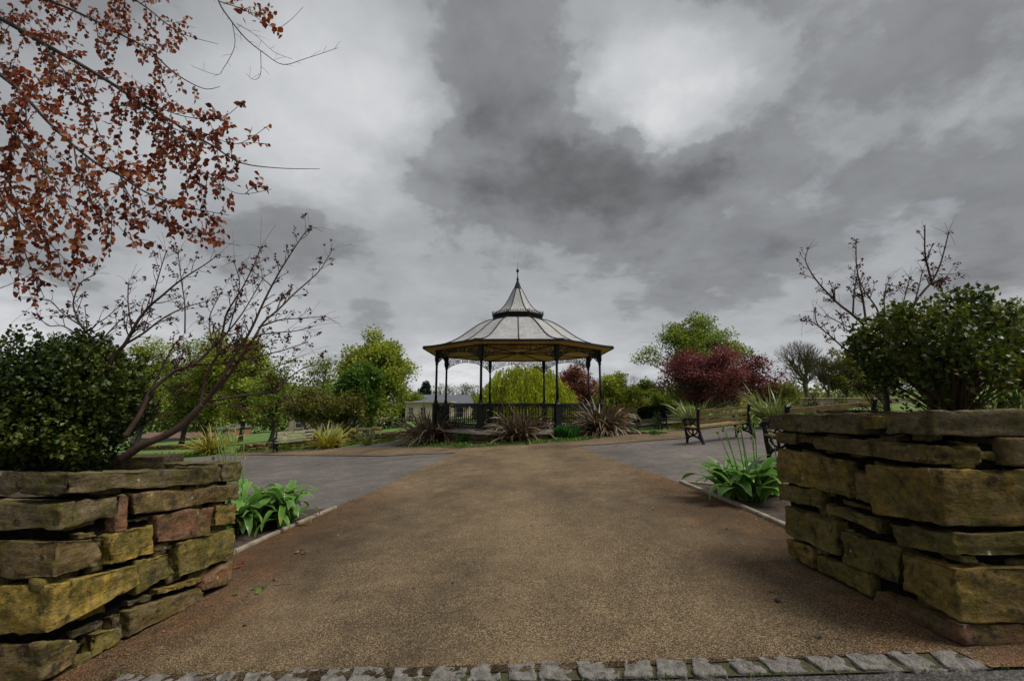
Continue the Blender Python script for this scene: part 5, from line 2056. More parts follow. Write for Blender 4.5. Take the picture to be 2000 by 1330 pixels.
def willow():
    rs = np.random.RandomState(120)
    y = 47.0
    x0 = at(1028, 800, y).x
    z0 = G(x0, y)
    zt = at(1028, 706, y).z
    rx = 96 * y / FPX
    root = thing('weeping_willow', 'weeping willow curtain of yellow green strands seen through the bandstand', 'tree', (x0, y, z0 - .05))
    wood = MB()
    wood.tube(smooth([Vector((x0, y, z0 - .1)), Vector((x0 + .1, y, z0 + 1.5)), Vector((x0 - .1, y, zt - 1.6))], 4), [.4, .36, .33, .3, .27, .24, .2, .16, .12], 8)
    C, D, S = [], [], []
    strands = MB()
    for i in range(1500):
        az = rs.uniform(0, 2 * PI)
        r = rx * rs.uniform(.05, 1) ** .55
        k = 1 + .10 * math.sin(az * 4 + 1) + .06 * math.sin(az * 9)
        px_, py_ = x0 + math.cos(az) * r * k, y + math.sin(az) * r * k * .8
        ztop = z0 + (zt - z0) * (math.sqrt(max(.02, 1 - (r / rx) ** 2.4)) * .93 + .07 * rs.rand()) - .25 * (math.sin(az * 6 + r * 2) + 1)
        zend = z0 + rs.uniform(.1, 1.6)
        if i % 9 == 0:
            wood.tube(bez(Vector((x0, y, z0 + (zt - z0) * .55)), Vector((x0 + (px_ - x0) * .6, y + (py_ - y) * .6, ztop + .3)), Vector((px_, py_, ztop)), 5), [.07, .055, .045, .035, .025, .012], 5, cap=False)
        n = int((ztop - zend) / .17)
        sw = rs.normal(0, .10, 2)
        for j in range(n):
            t = j / max(1, n - 1)
            C.append((px_ + math.cos(az) * .35 * t ** .5 + sw[0] * t + rs.normal(0, .035), py_ + math.sin(az) * .35 * t ** .5 + sw[1] * t + rs.normal(0, .035), ztop + (zend - ztop) * t + rs.normal(0, .04)))
            D.append((rs.normal(0, .25), rs.normal(0, .25), -1))
            S.append(rs.uniform(.20, .34))
    n = len(C)
    part('trunk', wood.mesh('trunk', True), M_BARK, root)
    N = rs.normal(size=(n, 3)) * np.array([1, 1, .2])
    DM = (DIAMOND[0] * np.array([.62, 1, 1]), DIAMOND[1])
    part('crown', leaf_cloud('crown', C, D, N, S, DM), F_WILLOW, root)


willow()
tree('copper leaved tree standing behind the weeping willow', 1128, 60, 708, 815, 44, F_COPPER, 121, nleaf=6750, leaf=.26, clumps=44)
tree('bushy pale green tree just right of the bandstand', 1203, 42, 716, 826, 36, F_LIME, 122, nleaf=8625, leaf=.19, clumps=50, shape='egg', low=.1)
bare_tree('leafless wispy tree between pale green tree and maple', 1233, 72, 730, 24, 210, M_BARK, depth_=5, trunk_r=.14)
tree('small dark green tree left of the crimson tree', 1266, 56, 736, 815, 20, F_DEEP, 123, nleaf=3187, leaf=.24, clumps=26, shape='egg')
tree('bright green shrubby tree above the clipped hedge', 1284, 46, 762, 812, 30, F_SAP, 124, nleaf=4125, leaf=.19, clumps=30)
tree('olive shrubby tree above the left end of the clipped hedge', 1243, 50, 758, 815, 26, F_OLIVE, 125, nleaf=3750, leaf=.2, clumps=30)
tree('tall green maple towering behind the crimson tree', 1366, 40, 612, 800, 98, F_SAP, 126, nleaf=15375, leaf=.17, clumps=110, trunk_r=.3, trunk_to=.72, shape='dome', power=.3, clumpk=.85, flat=.6)
tree('broad crimson leaved tree on the lawn right of the bandstand', 1390, 31, 674, 798, 116, F_RED, 127, nleaf=16875, leaf=.13, clumps=110, bark=M_BARK, trunk_to=.5, fork=3, trunk_r=.14, shape='dome', cpx=1396, power=.42, flat=.6)
tree('crimson side bough reaching right of the crimson tree', 1392, 30.4, 718, 786, 26, F_RED, 128, nleaf=2812, leaf=.13, clumps=24, cpx=1473, trunk_to=.3, bark=M_BARK, cat='tree') if False else None
tree('olive domed tree right of the crimson tree', 1520, 48, 738, 806, 36, F_OLIVE, 129, nleaf=4875, leaf=.2, clumps=34)
bare_tree('large leafless tree against the sky left of the loose bush', 1580, 52, 660, 58, 220, M_BARKGREEN, depth_=7, spread=.48, trunk_r=.3, first=.15)
bare_tree('leaning leafless trunk beside the large leafless tree', 1628, 53, 690, 40, 221, M_BARKGREEN, depth_=7, spread=.42, trunk_r=.22, lean=-.25, first=.2)
tree('green crowned tree half behind the loose bush', 1658, 54, 676, 770, 50, F_OLIVE, 130, nleaf=5437, leaf=.22, clumps=60, trunk_to=.8, power=.3, clumpk=.75)
tree('green tree seen through the left part of the loose bush', 1722, 56, 690, 785, 50, F_SAP, 131, nleaf=4875, leaf=.22, clumps=50, trunk_to=.8, power=.3)
tree('tree showing above the right shoulder of the loose bush', 1992, 34, 574, 760, 62, F_OLIVE, 132, nleaf=7875, leaf=.18, clumps=60, trunk_to=.7)


# a far wood closing the view all along, one mass
def wood_belt(name, spans, mat, seed, leaf):
    rs = np.random.RandomState(seed)
    P = []
    for px0, px1, y, top, bot, n in spans:
        px = rs.uniform(px0, px1, n)
        for q in px:
            dy = rs.uniform(0, 10)
            x = at(q, 800, y).x
            ztop = at(q, top, y).z
            g = G(x, y)
            hump = ztop + (1.2 * math.sin(q * .09 + seed) + .8 * math.sin(q * .23 + 2 * seed)) * y / 90
            z = g + (hump - g) * rs.beta(1.6, 1.1)
            P.append((x + rs.normal(0, .5), y + dy, z))
    P = np.array(P)
    n = len(P)
    me = leaf_cloud(name, P, rs.normal(size=(n, 3)), rs.normal(0, .6, (n, 3)) + np.array([0, -.4, 1.0]), rs.uniform(.6, 1.5, n) * leaf, DIAMOND)
    o = put(name, me, mat)
    tag(o, 'distant belt of mixed woodland along the horizon', 'woodland', kind='stuff')


wood_belt('far_wood', [(-250, 310, 78, 770, 850, 9000), (260, 580, 72, 752, 845, 10000), (540, 830, 100, 768, 838, 6000), (780, 1240, 115, 776, 830, 5000), (1180, 1560, 84, 762, 815, 7000),
                       (1460, 1800, 110, 772, 800, 2600), (1480, 1800, 62, 770, 800, 2600), (1760, 2300, 70, 700, 790, 2600)], F_WOOD, 7, .55)


# ------------------------------------------------------------------ hedge, shrubs and low planting
def shrub(label, px, py, y, hw, top, mat, seed, name='shrub', n=900, leaf=.07, group=None, flat=1.0, cat='shrub'):
    """rounded shrub standing on the ground; px, hw, top in picture pixels at distance y"""
    rs = np.random.RandomState(seed)
    if y is None:
        x, y = gnd(px, py)
    x = at(px, 800, y).x
    z0 = G(x, y)
    r = hw * y / FPX
    h = max(.1, at(px, top, y).z - z0)
    root = thing(name, label, cat, (x, y, z0), group=group)
    v = rand_ball(rs, n, .35)
    v[:, 2] = np.abs(v[:, 2]) if True else v[:, 2]
    az = np.arctan2(v[:, 1], v[:, 0])
    k = 1 + .12 * np.sin(az * 3 + seed) + .08 * np.sin(az * 5 + 2 * seed)
    P = v * np.array([r, r * .85, h * .92]) * k[:, None]
    st = MB()
    for i in range(7):
        e = Vector(P[i * 5 % n]) * .85
        st.tube(bez(Vector((0, 0, -.03)), Vector((e.x * .3, e.y * .3, e.z * .6)), e, 4), [.02, .016, .012, .009, .006], 4, cap=False)
    put('stems', st.mesh('stems'), M_BARK, root)
    D = unit(v + rs.normal(0, .6, (n, 3)) + np.array([0, 0, .3]))
    N = unit(rs.normal(0, .6, (n, 3)) + np.array([0, 0, 1.0]))
    put('foliage', leaf_cloud('foliage', P, D, N, rs.uniform(.6, 1.4, n) * leaf, DIAMOND), mat, root)
    return root


def hedge():
    rs = np.random.RandomState(140)
    y0, y1 = 44.0, 41.0
    a, b = at(1206, 800, y0), at(1322, 800, y1)
    root = thing('clipped_hedge', 'long dark clipped hedge behind the far lawn, left of the crimson tree', 'hedge', (a.x, y0, G(a.x, y0)))
    mb = MB()
    n = 6000
    t = rs.uniform(0, 1, n)
    side = rs.randint(0, 3, n)
    P = np.zeros((n, 3))
    core = []
    for i in range(n):
        x, y = a.x + (b.x - a.x) * t[i], y0 + (y1 - y0) * t[i]
        g = G(x, y)
        top = at(1206 + 116 * t[i], 799 - 6 * t[i], y).z
        if side[i] < 2:
            P[i] = (x, y + rs.uniform(-.05, .08), g + (top - g) * rs.uniform(0, 1))
        else:
            P[i] = (x, y + rs.uniform(0, 1.1), top + rs.normal(0, .03))
    D = unit(rs.normal(0, .6, (n, 3)) + np.array([0, -.6, .4]))
    part('foliage', leaf_cloud('foliage', P, D, rs.normal(0, .5, (n, 3)) + np.array([0, -.3, 1]), rs.uniform(.08, .17, n), DIAMOND), F_YEW, root)
    vs = []
    for k in range(13):
        tt = k / 12
        x, y = a.x + (b.x - a.x) * tt, y0 + (y1 - y0) * tt
        g = G(x, y)
        top = at(1206 + 116 * tt, 799 - 6 * tt, y).z - .05
        vs += [(x, y + .06, g - .1), (x, y + .06, top), (x, y + 1.1, top), (x, y + 1.1, g - .1)]
    fs = []
    for k in range(12):
        for j in range(4):
            fs.append((k * 4 + j, k * 4 + (j + 1) % 4, k * 4 + 4 + (j + 1) % 4, k * 4 + 4 + j))
    mb.add(vs, fs + [(0, 1, 2, 3), (51, 50, 49, 48)])
    part('branches', mb.mesh('branches'), F_YEW, root)


hedge()
shrub('right ball of the pair of grey green clipped balls before the hedge', 1231, 822, 36.5, 7, 806, F_GREY, 141, 'clipped_ball', 700, .06)
shrub('left ball of the pair of grey green clipped balls before the hedge', 1219, 822, 36.8, 5, 808, F_GREY, 142, 'clipped_ball', 600, .06)
shrub('yellow green shrub spilling at the right end of the hedge', 1322, 818, 33, 16, 797, F_SPURGE, 143, 'flowering_shrub', 700, .09)
shrub('light bushes before the middle of the hedge', 1284, 818, 38, 10, 800, F_GREY, 144, 'shrub', 500, .09)
shrub('rusty red shrub behind the right-hand bronze flax', 1213, 830, 23, 14, 786, foliage('rusty leaves', [(.10, .03, .012), (.22, .075, .02), (.16, .13, .03)], .3), 145, 'rusty_shrub', 900, .075)
shrub('acid yellow spurge beside the large green flax', 1466, 826, 15.6, 24, 778, F_SPURGE, 146, 'spurge', 420, .085)
shrub('fresh green low plant behind the back of the mossy bench', 1402, 822, 18.0, 11, 800, F_HERB, 147, 'low_plant', 350, .08)
shrub('dark green shrub in shade under the crimson tree', 1425, 818, 25, 34, 778, F_BOX, 148, 'shrub', 1600, .08)
shrub('dark shrub at the foot of the crimson tree, behind the green flax', 1340, 818, 27, 26, 786, F_BROWNISH, 149, 'shrub', 1200, .09)
shrub('dark rounded evergreen right of the large green flax', 1587, 806, 26, 17, 768, F_YEW, 150, 'rounded_shrub', 1600, .07)
shrub('wide dark rounded evergreen left of the loose bush', 1640, 806, 27, 24, 766, F_BOX, 151, 'rounded_shrub', 1800, .07)
shrub('lime green hummock in front of the wide rounded evergreen', 1650, 806, 20, 11, 782, F_HERB, 152, 'low_plant', 500, .06)
shrub('green shrub between olive tree and rounded evergreen', 1552, 806, 30, 26, 764, F_BROWNISH, 153, 'shrub', 1400, .09)
shrub('reddish twiggy shrub under the left side of the loose bush', 1705, 806, 19, 30, 764, F_BROWNISH, 154, 'shrub', 900, .08)
shrub('pale green grasses behind the right edge of the loose bush', 1985, 800, 9, 40, 745, F_HERB, 155, 'shrub', 900, .12)
# long green blades behind the loose bush
gx = at(1960, 800, 6.5).x
flax('tall green sword leaves rising behind the right end of the taller planter', (gx, 6.5), G(gx, 6.5), S_GREENFLAX, 70, 1.9, .05, .5, .8, 26)
# clumps between the flax plants
for lab, px, py, hw, top, sd, m in (('low bluish green clump between left and middle bronze flax', 916, 868, 24, 850, 31, F_BLUEGREEN),
                                    ('lush green clump between middle and right bronze flax', 1110, 860, 28, 836, 32, F_BLUEGREEN)):
    x, y = gnd(px, py)
    rs = np.random.RandomState(sd)
    y += .25
    root = thing('strap_leaf_clump', lab, 'plant', (x, y, G(x, y) + .03))
    n = 420
    r = hw * y / FPX
    az = rs.uniform(0, 2 * PI, n)
    rr = r * rs.uniform(0, 1, n) ** .6 * .6
    C = np.stack([rr * np.cos(az), rr * np.sin(az) * .7, np.zeros(n)], 1)
    D = np.stack([np.cos(az) * rs.uniform(.1, .8, n), np.sin(az) * rs.uniform(.1, .8, n), np.ones(n)], 1)
    h = (py - top) * y / FPX
    put('foliage', leaf_cloud('foliage', C, D, rs.normal(size=(n, 3)), rs.uniform(.5, 1.15, n) * h * 1.1, (DIAMOND[0] * np.array([.22, 1, 1]), DIAMOND[1])), m, root)


def ground_cover(name, label, pts, n, mat, seed, leaf, h, eps=.03):
    rs = np.random.RandomState(seed)
    xs, ys = [p[0] for p in pts], [p[1] for p in pts]
    C = []
    while len(C) < n:
        x, y = rs.uniform(min(xs), max(xs)), rs.uniform(min(ys), max(ys))
        if inside(pts, x, y) and noise.noise(Vector((x * 1.3, y * 1.3, seed))) > rs.uniform(-.5, .25):
            C.append((x, y, G(x, y) + eps + h * rs.rand() ** 2 * (.6 + .8 * noise.noise(Vector((x * 2, y * 2, 3))))))
    D = unit(rs.normal(0, .7, (n, 3)) + np.array([0, 0, .7]))
    o = put(name, leaf_cloud(name, C, D, rs.normal(0, .6, (n, 3)) + np.array([0, 0, 1.0]), rs.uniform(.6, 1.4, n) * leaf), mat)
    tag(o, label, 'ground cover', kind='stuff')


ri = [(BC[0] + 4.2 * math.sin(R_(22.5 + 45 * k)), BC[1] - 4.2 * math.cos(R_(22.5 + 45 * k))) for k in (6, 7, 0, 1)]
ro_ = [ring_o[k] for k in (6, 7, 0, 1)]
ground_cover('bed_weeds', 'short grass and weeds in the bed round the bandstand', ri + ro_[::-1], 5200, F_HERB, 33, .055, .10)

# low dry stone bed wall on the left and its planting
def bed_wall(label, a, b, h, seed, courses=3):
    a, b = Vector((*a, 0)), Vector((*b, 0))
    L = (b - a).length
    d = (b - a) / L
    dn = Vector((-d.y, d.x, 0))
    if dn.y < 0:
        dn = -dn
    root = thing('low_bed_wall', label, 'wall', (a.x, a.y, G(a.x, a.y)))
    rg = random.Random(seed)
    for c in range(courses):
        s = -rg.uniform(0, .2)
        while s < L:
            w = rg.uniform(.3, .75)
            p = a + d * (s + w / 2)
            g = G(p.x, p.y)
            z0, z1 = g - .05 + (h + .05) * c / courses, g - .05 + (h + .05) * (c + 1) / courses - .012
            stone_i[0] += 1
            me = stone_mesh('stone', a, d, dn, [(s, z1), (s + w - .012, z1), (s + w - .012, z0), (s, z0)], .3, rg.uniform(-.02, .02) + (.03 if c == courses - 1 else 0), stone_i[0], .02, .012, CG3)
            o = part('stone', me, M_STONE, root)
            o.color = tuple(q * rg.uniform(.8, 1.2) for q in TINTS[rg.choice('bgod')]) + (1,)
            s += w
    return root


w1a, w1b = (-13.2, 22.9), (-6.2, 22.3)
bed_wall('low dry stone bed wall behind the left bench and golden flax', w1a, w1b, .42, 160)
xa, ya = gnd(262, 880)
xb, yb2 = gnd(400, 876)
bed_wall('low dry stone wall along the lawn seen over the left planter', (xa, ya), (xb, yb2), .38, 161, 2)
x1, y1_ = at(702, 858, 22.0).x, 22.0
bed_wall('raised stone block end of the bed wall, right of the grass tuft', (x1 - .55, y1_), (x1 + .55, y1_), .75, 162, 4)
x2 = at(772, 858, 23.0).x
bed_wall('short low wall piece beside the left bronze flax', (x2 - .4, 23.0), (x2 + .7, 23.0), .42, 163, 3)
ground_cover('bed_plants', 'low mixed planting along the left bed', [(-13.4, 22.0), (-10.5, 21.75), (-7.2, 21.05), (-5.6, 20.9), (-5.6, 22.2), (-9, 22.2), (-13, 22.8)], 4200, F_HERB, 34, .07, .16, .0)
ground_cover('bed_plants', 'leafy weeds in the bed before the lawn wall', [(-22.5, 25.2), (-15.2, 22.9), (-15.4, 24.4), (-22, 27)], 3000, F_HERB, 35, .1, .22, .0)
for lab, px, hw, top, m, sd in (('low leafy green shrub under the golden flax', 627, 16, 862, F_HERB, 171), ('grey leaved hummock right of the left bench', 607, 7, 866, F_GREY, 172),
                                ('broad green shrub right of the dark box', 690, 16, 860, F_HERB, 173), ('green yellow shrub beside the raised stone block', 757, 12, 858, F_HERB, 174),
                                ('low green shrub behind the seat of the left bench', 560, 12, 868, F_HERB, 175), ('pale green tuft left of the left bench', 513, 12, 868, F_SPURGE, 176),
                                ('dark leaved shrub left of the bench beside the golden tuft', 484, 14, 868, F_BROWNISH, 177)):
    shrub(lab, px, 870, 21.9 if px > 530 else 23.2, hw, top, m, sd, 'low_shrub', 420, .075)
bx = thing('planter_box', 'small dark box with a pale round face beside the golden flax', 'box', (at(655, 870, 20.6).x, 20.6, G(at(655, 870, 20.6).x, 20.6)))
m = MB()
m.box((0, 0, .16), (.36, .3, .32))
m.box((0, 0, .335), (.4, .34, .03))
put('body', m.mesh('body'), M_IRON, bx)
m = MB()
m.ring((.06, -.165, .2), .05, .02, (1, 0, 0), (0, 0, 1), 12)
m.lathe([(.05, 0), (.05, .01)], 12, (0, 0, 0))
m2 = MB()
an = [(.06 + .07 * math.cos(2 * PI * k / 14), -.17, .2 + .05 * math.sin(2 * PI * k / 14)) for k in range(14)]
m2.add(an + [(p[0], -.152, p[2]) for p in an], [tuple(range(14))] + [(k, (k + 1) % 14, 14 + (k + 1) % 14, 14 + k) for k in range(14)])
put('disc', m2.mesh('disc'), M_GRANITE, bx)

# raised kerb and scraps of planting at the far right edge of the plaza
kx, ky = gnd(1222, 849)
kx2, ky2 = gnd(1288, 848)
bed_wall('low stone edging at the right end of the bandstand bed, before the far benches', (kx, ky), (kx2, ky2), .12, 164, 1)
shrub('small leafy weed at the right end of the low stone edging', 1278, 850, None, 10, 840, F_BLUEGREEN, 178, 'weed', 200, .05)


# ------------------------------------------------------------------ buildings far off
M_CREAM = plain('cream render', (.40, .34, .25), .9, var=.12, scale=.6)
M_SANDSTONE = plain('buff stone wall', (.38, .31, .21), .9, var=.2, scale=1.2)
M_BRICKB = plain('brown brick', (.24, .15, .08), .9, var=.25, scale=5)
M_BRICKR = plain('red brick', (.25, .10, .07), .9, var=.25, scale=5)
M_SLATE = plain('blue grey slate', (.085, .095, .11), .6, var=.3, scale=3)
M_TILE = plain('dull red tiles', (.12, .075, .055), .8, var=.3, scale=3)
M_GLASS = plain('dark window glass', (.02, .023, .028), .12, var=.2, spec=.6)
M_WHITE = plain('white paint', (.72, .71, .68), .5, var=.06)
M_FRAME = plain('off white window frame', (.38, .35, .29), .6, var=.1)
M_GREYW = plain('grey rendered wall', (.20, .195, .19), .9, var=.25, scale=1)
M_BLUE = plain('blue painted door', (.03, .06, .16), .4)


def window(parent, c, w, h, frame=None, bars=True, d=.06, sill=True):
    f = MB()
    frame = frame or M_FRAME
    t = .06
    x, y, z = c
    f.box((x, y - d / 2, z + h / 2 - t / 2), (w, d, t))
    f.box((x, y - d / 2, z - h / 2 + t / 2), (w, d, t))
    f.box((x - w / 2 + t / 2, y - d / 2, z), (t, d, h - 2 * t))
    f.box((x + w / 2 - t / 2, y - d / 2, z), (t, d, h - 2 * t))
    if bars:
        f.box((x, y - d / 2 + .01, z), (w - 2 * t, d - .03, .05))
    o = put('window', f.mesh('window'), frame, parent)
    g = MB()
    g.box((x, y - .012, z), (w - 2 * t, .02, h - 2 * t))
    put('pane', g.mesh('pane'), M_GLASS, o)
    if sill:
        s = MB()
        s.box((x, y - .07, z - h / 2 - .06), (w + .2, .14, .09))
        put('sill', s.mesh('sill'), M_SANDSTONE, o)
    return o


def house(name, label, px0, px1, y, top, depth, wall, wins=(), roof=None, plinth=None, z_low=1.5):
    """box house whose front, at distance y, spans two picture columns; wins: (px, py, w, h)"""
    a, b = at(px0, 800, y), at(px1, 800, y)
    g = min(G(a.x, y), G(b.x, y)) - .3
    zt = at((px0 + px1) / 2, top, y).z
    root = thing(name, label, 'building', ((a.x + b.x) / 2, y, g))
    W_, H_ = b.x - a.x, zt - g
    m = MB()
    m.box((0, depth / 2, H_ / 2), (W_, depth, H_))
    put('wall', m.mesh('wall'), wall, root)
    for px, py, w, h in wins:
        p = at(px, py, y) - root.location
        window(root, (p.x, -.002, p.z), w, h)
    if plinth:
        pz = at(px0, plinth[1], y).z - g
        m = MB()
        m.box((0, -.04, pz / 2), (W_ + .06, .08, pz))
        put('plinth', m.mesh('plinth'), plinth[0], root)
    if roof:
        rm, rtop, hip_, over = roof
        rz = at((px0 + px1) / 2, rtop, y).z - g
        m = MB()
        x, d0, d1 = W_ / 2 + over, -over, depth + over
        hx = x - hip_
        vs = [(-x, d0, H_), (x, d0, H_), (x, d1, H_), (-x, d1, H_), (-hx, depth / 2 - .15, rz), (hx, depth / 2 - .15, rz)]
        m.add(vs, [(0, 1, 5, 4), (1, 2, 5), (2, 3, 4, 5), (3, 0, 4), (3, 2, 1, 0)])
        put('roof', m.mesh('roof'), rm, root)
    return root


hs = house('slate_roofed_house', 'cream building with blue grey slate roof seen left through the bandstand', 806, 914, 64, 787.5, 9, M_CREAM,
           [(846, 806, 1.0, 1.5), (872, 806, 1.0, 1.5), (898, 806, 1.0, 1.5)], (M_SLATE, 769.5, .5, .3))
hw_ = house('cream_wing', 'cream parapeted wing with narrow paired windows left of the bronze flax', 792, 880, 60, 786, 3.6, M_CREAM,
            [(800, 803, .42, 1.1), (805, 803, .42, 1.1), (800, 817, .42, 1.1), (805, 817, .42, 1.1), (824, 803, .42, 1.1), (829, 803, .42, 1.1)])
p = hw_.location
m = MB()
zt = at(836, 786, 60).z - p.z
m.box((0, 1.7, zt + .08), (6.3, 3.9, .16))
put('coping', m.mesh('coping'), M_SANDSTONE, hw_)
wins = [(px, py, 1.0, 1.25) for px, py in ((585, 826), (612, 828), (640, 836), (666, 837), (690, 826), (612, 848), (640, 852), (583, 850), (700, 846), (720, 838), (655, 812), (690, 806), (600, 808), (628, 808))]
house('cream_terrace', 'long cream stone terrace of flats behind the left trees', 566, 738, 58, 792, 8, M_SANDSTONE, wins, (M_SLATE, 772, 2.0, .3), (M_BRICKB, 846))
m = MB()
tr_ = [o for o in bpy.data.objects if o.name == 'cream_terrace'][0]
for px in (655.5, 683, 703, 712):
    q = at(px, 830, 58) - tr_.location
    pm = MB()
    pm.tube([(q.x, -.12, .3), (q.x, -.12, 4.8)], .06, 6)
    put('drainpipe', pm.mesh('drainpipe'), M_TILE, tr_)
bh = house('brick_house', 'small red brick house with white window and blue door beyond the left lawn', 424, 449, 66, 838, 6, M_BRICKR, [(437, 845, .9, .9)], (M_SLATE, 831, .4, .2))
q = at(441, 861, 66) - bh.location
m = MB()
m.box((q.x, -.03, q.z), (.9, .06, 1.9))
put('door', m.mesh('door'), M_BLUE, bh)
house('long_low_building', 'long low building with dull red roof behind the lawn, seen past the leaning trunk', 262, 398, 66, 855, 7, M_GREYW, [], (M_TILE, 847, .6, .3))
house('grey_shed', 'grey roofed low shed behind the dark hedge right of the big lime', 756, 790, 46, 846, 4, M_GREYW, [], (M_SLATE, 838, .3, .2))


def shrub_wall():
    xa, xb = at(741, 850, 40).x, at(790, 850, 40).x
    rs = np.random.RandomState(190)
    n = 2200
    root = thing('low_hedge', 'low dark hedge along the lawn behind the bed wall', 'hedge', ((xa + xb) / 2, 40, G((xa + xb) / 2, 40)))
    xs = rs.uniform(at(668, 850, 40).x, xb, n)
    P = np.array([(x, 40 + rs.uniform(0, .8), G(x, 40) + rs.uniform(0, .85)) for x in xs])
    part('foliage', leaf_cloud('foliage', P, rs.normal(size=(n, 3)), rs.normal(0, .6, (n, 3)) + np.array([0, 0, 1.0]), rs.uniform(.1, .22, n)), F_YEW, root)


shrub_wall()


def car(label, px, y, rz, paint):
    x = at(px, 800, y).x
    c = thing('parked_car', label, 'car', (x, y, G(x, y)), rz)
    prof = [(-2.0, .28), (-2.02, .62), (-1.85, .84), (-1.3, .9), (-.75, 1.36), (.7, 1.4), (1.4, .95), (1.95, .82), (2.03, .55), (2.0, .28)]
    m = MB()
    n = len(prof)
    vs = [(x_, s * (.82 if z_ < 1 else .66), z_) for s in (-1, 1) for x_, z_ in prof]
    m.add(vs, [tuple(range(n)), tuple(reversed(range(n, 2 * n)))] + [(k, n + k, n + (k + 1) % n, (k + 1) % n) for k in range(n)])
    put('body', m.mesh('body'), paint, c)
    for s in (-1, 1):
        m = MB()
        m.add([(-1.12, s * .8, .93), (1.2, s * .8, .96), (.66, s * .685, 1.33), (-.72, s * .685, 1.3)], [(0, 1, 2, 3)])
        put('side_window', m.mesh('side_window'), M_GLASS, c)
        for wx in (-1.25, 1.25):
            m = MB()
            m.lathe([(.30, -.1), (.32, -.05), (.32, .05), (.30, .1)], 14)
            o = put('wheel', m.mesh('wheel'), M_ROAD, c, (wx, s * .78, .31))
            o.rotation_euler = (PI / 2, 0, 0)
            m = MB()
            m.lathe([(.18, -.11), (.18, .11)], 10)
            put('hub', m.mesh('hub'), M_GRANITE, o)
    return c


car('white car parked beyond the left lawn, glimpsed behind the allium stalks', 466, 84, .0, M_WHITE)
sg = thing('lawn_sign', 'small white sign with red top on a post behind the left bench', 'sign', (at(557, 850, 24).x, 24, G(at(557, 850, 24).x, 24)))
zz = at(557, 862, 24).z - sg.location.z
m = MB()
m.tube([(0, 0, -.05), (0, 0, zz + .2)], .02, 6)
put('post', m.mesh('post'), M_WHITE, sg)
m = MB()
m.box((0, -.03, zz + .26), (.18, .02, .34))
put('panel', m.mesh('panel'), M_WHITE, sg)
m = MB()
m.box((0, -.044, zz + .34), (.14, .006, .1))
put('red_mark', m.mesh('red_mark'), plain('sign red', (.5, .06, .04), .5), sg)


# garden wall far right
def far_wall():
    ya = 47.0
    xa, xb = at(1560, 780, ya).x, at(1790, 780, ya).x
    z0 = G(xa, ya) - .3
    root = thing('garden_wall', 'long pinkish garden wall with pale coping far right behind the rounded evergreens', 'wall', (xa, ya, z0))
    zt = at(1640, 776, ya).z
    rg = random.Random(9)
    for c in range(6):
        s = 0.0
        while s < xb - xa:
            w = rg.uniform(.5, .9)
            h = (zt - .15 - z0) / 6
            m = MB()
            m.box((s + w / 2, rg.uniform(-.01, .01), h * c + h / 2), (w - .015, .34, h - .015))
            put('block', m.mesh('block'), M_WALLPINK, root)
            s += w
    s = 0
    while s < xb - xa:
        m = MB()
        m.box((s + .75, 0, zt - z0 - .06), (1.48, .46, .12))
        put('coping_stone', m.mesh('coping_stone'), M_SANDSTONE, root)
        s += 1.5


M_WALLPINK = plain('pinkish stone', (.24, .165, .12), .9, var=.3, scale=2)
far_wall()

# ------------------------------------------------------------------ scraps on the path
rg = random.Random(17)
lv = np_mesh('fallen_leaf', OVATE[0] * np.array([1, 1, 2.2]), OVATE[1], True)
lv.materials.append(F_DEAD)
for k in range(26):
    x, y = rg.uniform(-2.1, 2.1), rg.uniform(2.9, 7.5)
    if k < 9:
        x, y = rg.uniform(1.5, 2.2), rg.uniform(3.9, 6.8)
    o = put('fallen_leaf', lv, None, None, (x, y, G(x, y) + .027))
    s = rg.uniform(.02, .045)
    o.rotation_euler = (rg.gauss(0, .25), rg.gauss(0, .25), rg.uniform(0, 6))
    o.scale = (s, s, s)
    tag(o, 'small withered brown leaf lying on the buff path', 'leaf', 'withered leaves scattered on the path')
for lab, px, py, sd, ln in (('thin forked twig lying on the path right of the lower planter', 650, 1185, 1, .16), ('thin curved twig lying beside the green scraps at the lower planter', 535, 1150, 2, .22),
                            ('short dark twig on the path further up on the left', 623, 1083, 3, .1)):
    x, y = gnd(px, py)
    r2 = random.Random(sd)
    m = MB()
    P = bez(Vector((0, 0, .004)), Vector((ln * .4, ln * .25, .012)), Vector((ln * .7, ln * .7, .004)), 5)
    m.tube(P, [.0032, .003, .0027, .0024, .002, .0014], 5)
    m.tube([P[3], P[3] + Vector((ln * .22, -ln * .05, .006))], [.002, .001], 4)
    o = put('twig', m.mesh('twig'), M_BARK, None, (x, y, G(x, y) + .024))
    o.rotation_euler = (0, 0, r2.uniform(0, 6))
    tag(o, lab, 'twig')
for lab, px, py, mat in (('sprig of green leaves dropped on the path at the foot of the lower planter', 506, 1160, F_HERB), ('sprig of rusty leaves dropped by the foot of the lower planter', 462, 1112, F_BEECH),
                         ('dark dead leaf cluster lying on the left of the path', 585, 1085, F_DEAD)):
    x, y = gnd(px, py)
    rs = np.random.RandomState(px)
    n = 9
    C = rs.normal(0, .035, (n, 3)) * np.array([1, 1, .1]) + np.array([0, 0, .012])
    o = put('leaf_sprig', leaf_cloud('leaf_sprig', C, rs.normal(0, 1, (n, 3)) * np.array([1, 1, .15]), rs.normal(0, .3, (n, 3)) + np.array([0, 0, 1]), rs.uniform(.03, .05, n), OVATE), mat, None, (x, y, G(x, y) + .026))
    tag(o, lab, 'leaf sprig')
x, y = gnd(1607, 1252)
o = put('fallen_leaf', lv.copy(), None, None, (x, y, G(x, y) + .028))
o.scale = (.05, .05, .05)
o.rotation_euler = (.1, 0, 1.9)
o.data.materials[0] = M_GRANITE
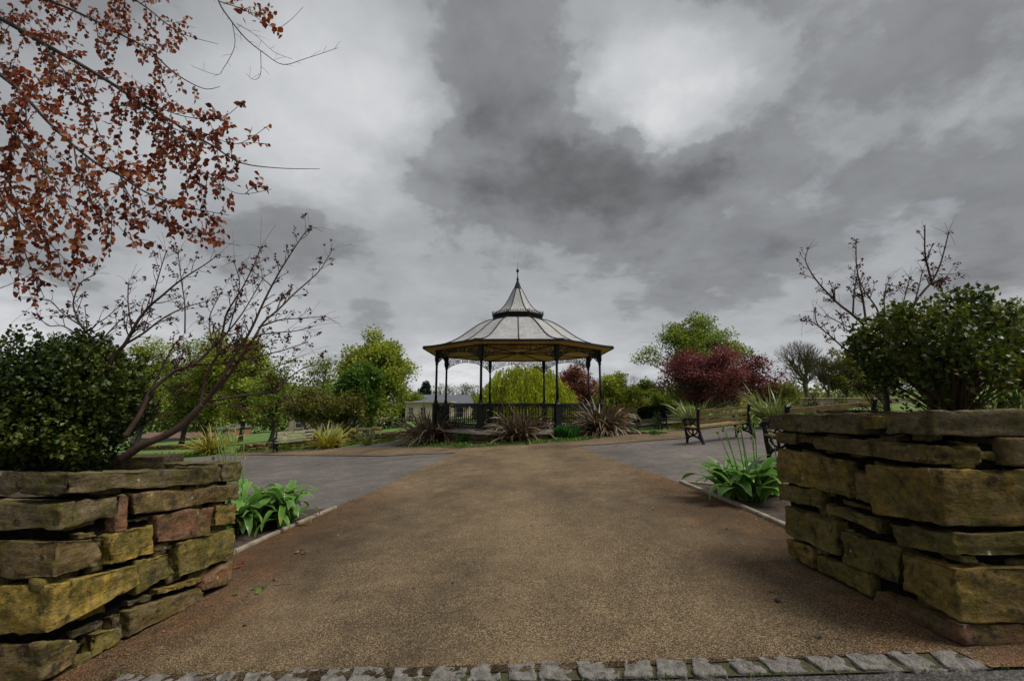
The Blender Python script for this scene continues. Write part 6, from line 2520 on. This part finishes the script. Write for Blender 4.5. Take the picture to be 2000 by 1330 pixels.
tag(o, 'pale dry leaf on the path near the setts on the right', 'leaf')
x, y = gnd(1520, 1182)
m = MB()
m.lathe([(.004, 0), (.017, .004), (.02, .012), (.012, .02), (.003, .022)], 9)
o = put('pebble', m.mesh('pebble', True), M_ROAD, None, (x, y, G(x, y) + .022))
tag(o, 'single dark pebble on the right side of the path', 'pebble')


def litter():
    rs = np.random.RandomState(300)
    C = []
    while len(C) < 1500:
        y = rs.uniform(2.9, 8.5)
        side = 1 if rs.rand() < .68 else -1
        edge_x = 2.35 + .35 * sstep(3.5, 4.6, y) if y < 7.2 else 2.55 - (y - 7.2) * .1
        x = side * (edge_x - abs(rs.normal(0, .28)) ** 1.2 + .03)
        if side < 0:
            x -= .12
        if noise.noise(Vector((x * 2.2, y * 1.6, 4))) < rs.uniform(-.5, .35):
            continue
        C.append((x, y, G(x, y) + .025 + .004 * rs.rand()))
    for _ in range(260):
        x, y = rs.uniform(-2.1, 2.1), rs.uniform(2.8, 9)
        C.append((x, y, G(x, y) + .025))
    C = np.array(C)
    n = len(C)
    D = rs.normal(0, 1, (n, 3)) * np.array([1, 1, .15])
    N = rs.normal(0, .25, (n, 3)) + np.array([0, 0, 1.0])
    o = put('leaf_litter', leaf_cloud('leaf_litter', C, D, N, rs.uniform(.006, .022, n), DIAMOND), foliage('crumbled leaf litter', [(.06, .03, .015), (.16, .075, .035), (.26, .17, .09)], .1))
    tag(o, 'crumbs of leaf and bud scales swept along both edges of the path', 'leaf litter', kind='stuff')
    C, D = [], []
    for k in range(620):
        t = rs.rand()
        x = -2.3 + 4.8 * t
        yc = 2.715 + (2.435 - 2.715) * t + rs.choice((-.078, .082)) + rs.normal(0, .012)
        if noise.noise(Vector((x * 3, 1, 8))) < -.02:
            continue
        C.append((x, yc, G(x, yc) + .012))
        D.append((rs.normal(0, .6), rs.normal(0, .6), 1))
    n = len(C)
    o = put('moss_tufts', leaf_cloud('moss_tufts', C, D, rs.normal(size=(n, 3)), rs.uniform(.012, .034, n), (DIAMOND[0] * np.array([.4, 1, 1]), DIAMOND[1])), F_HERB)
    tag(o, 'moss and tiny grass blades in the joints of the setts', 'moss', kind='stuff')


litter()
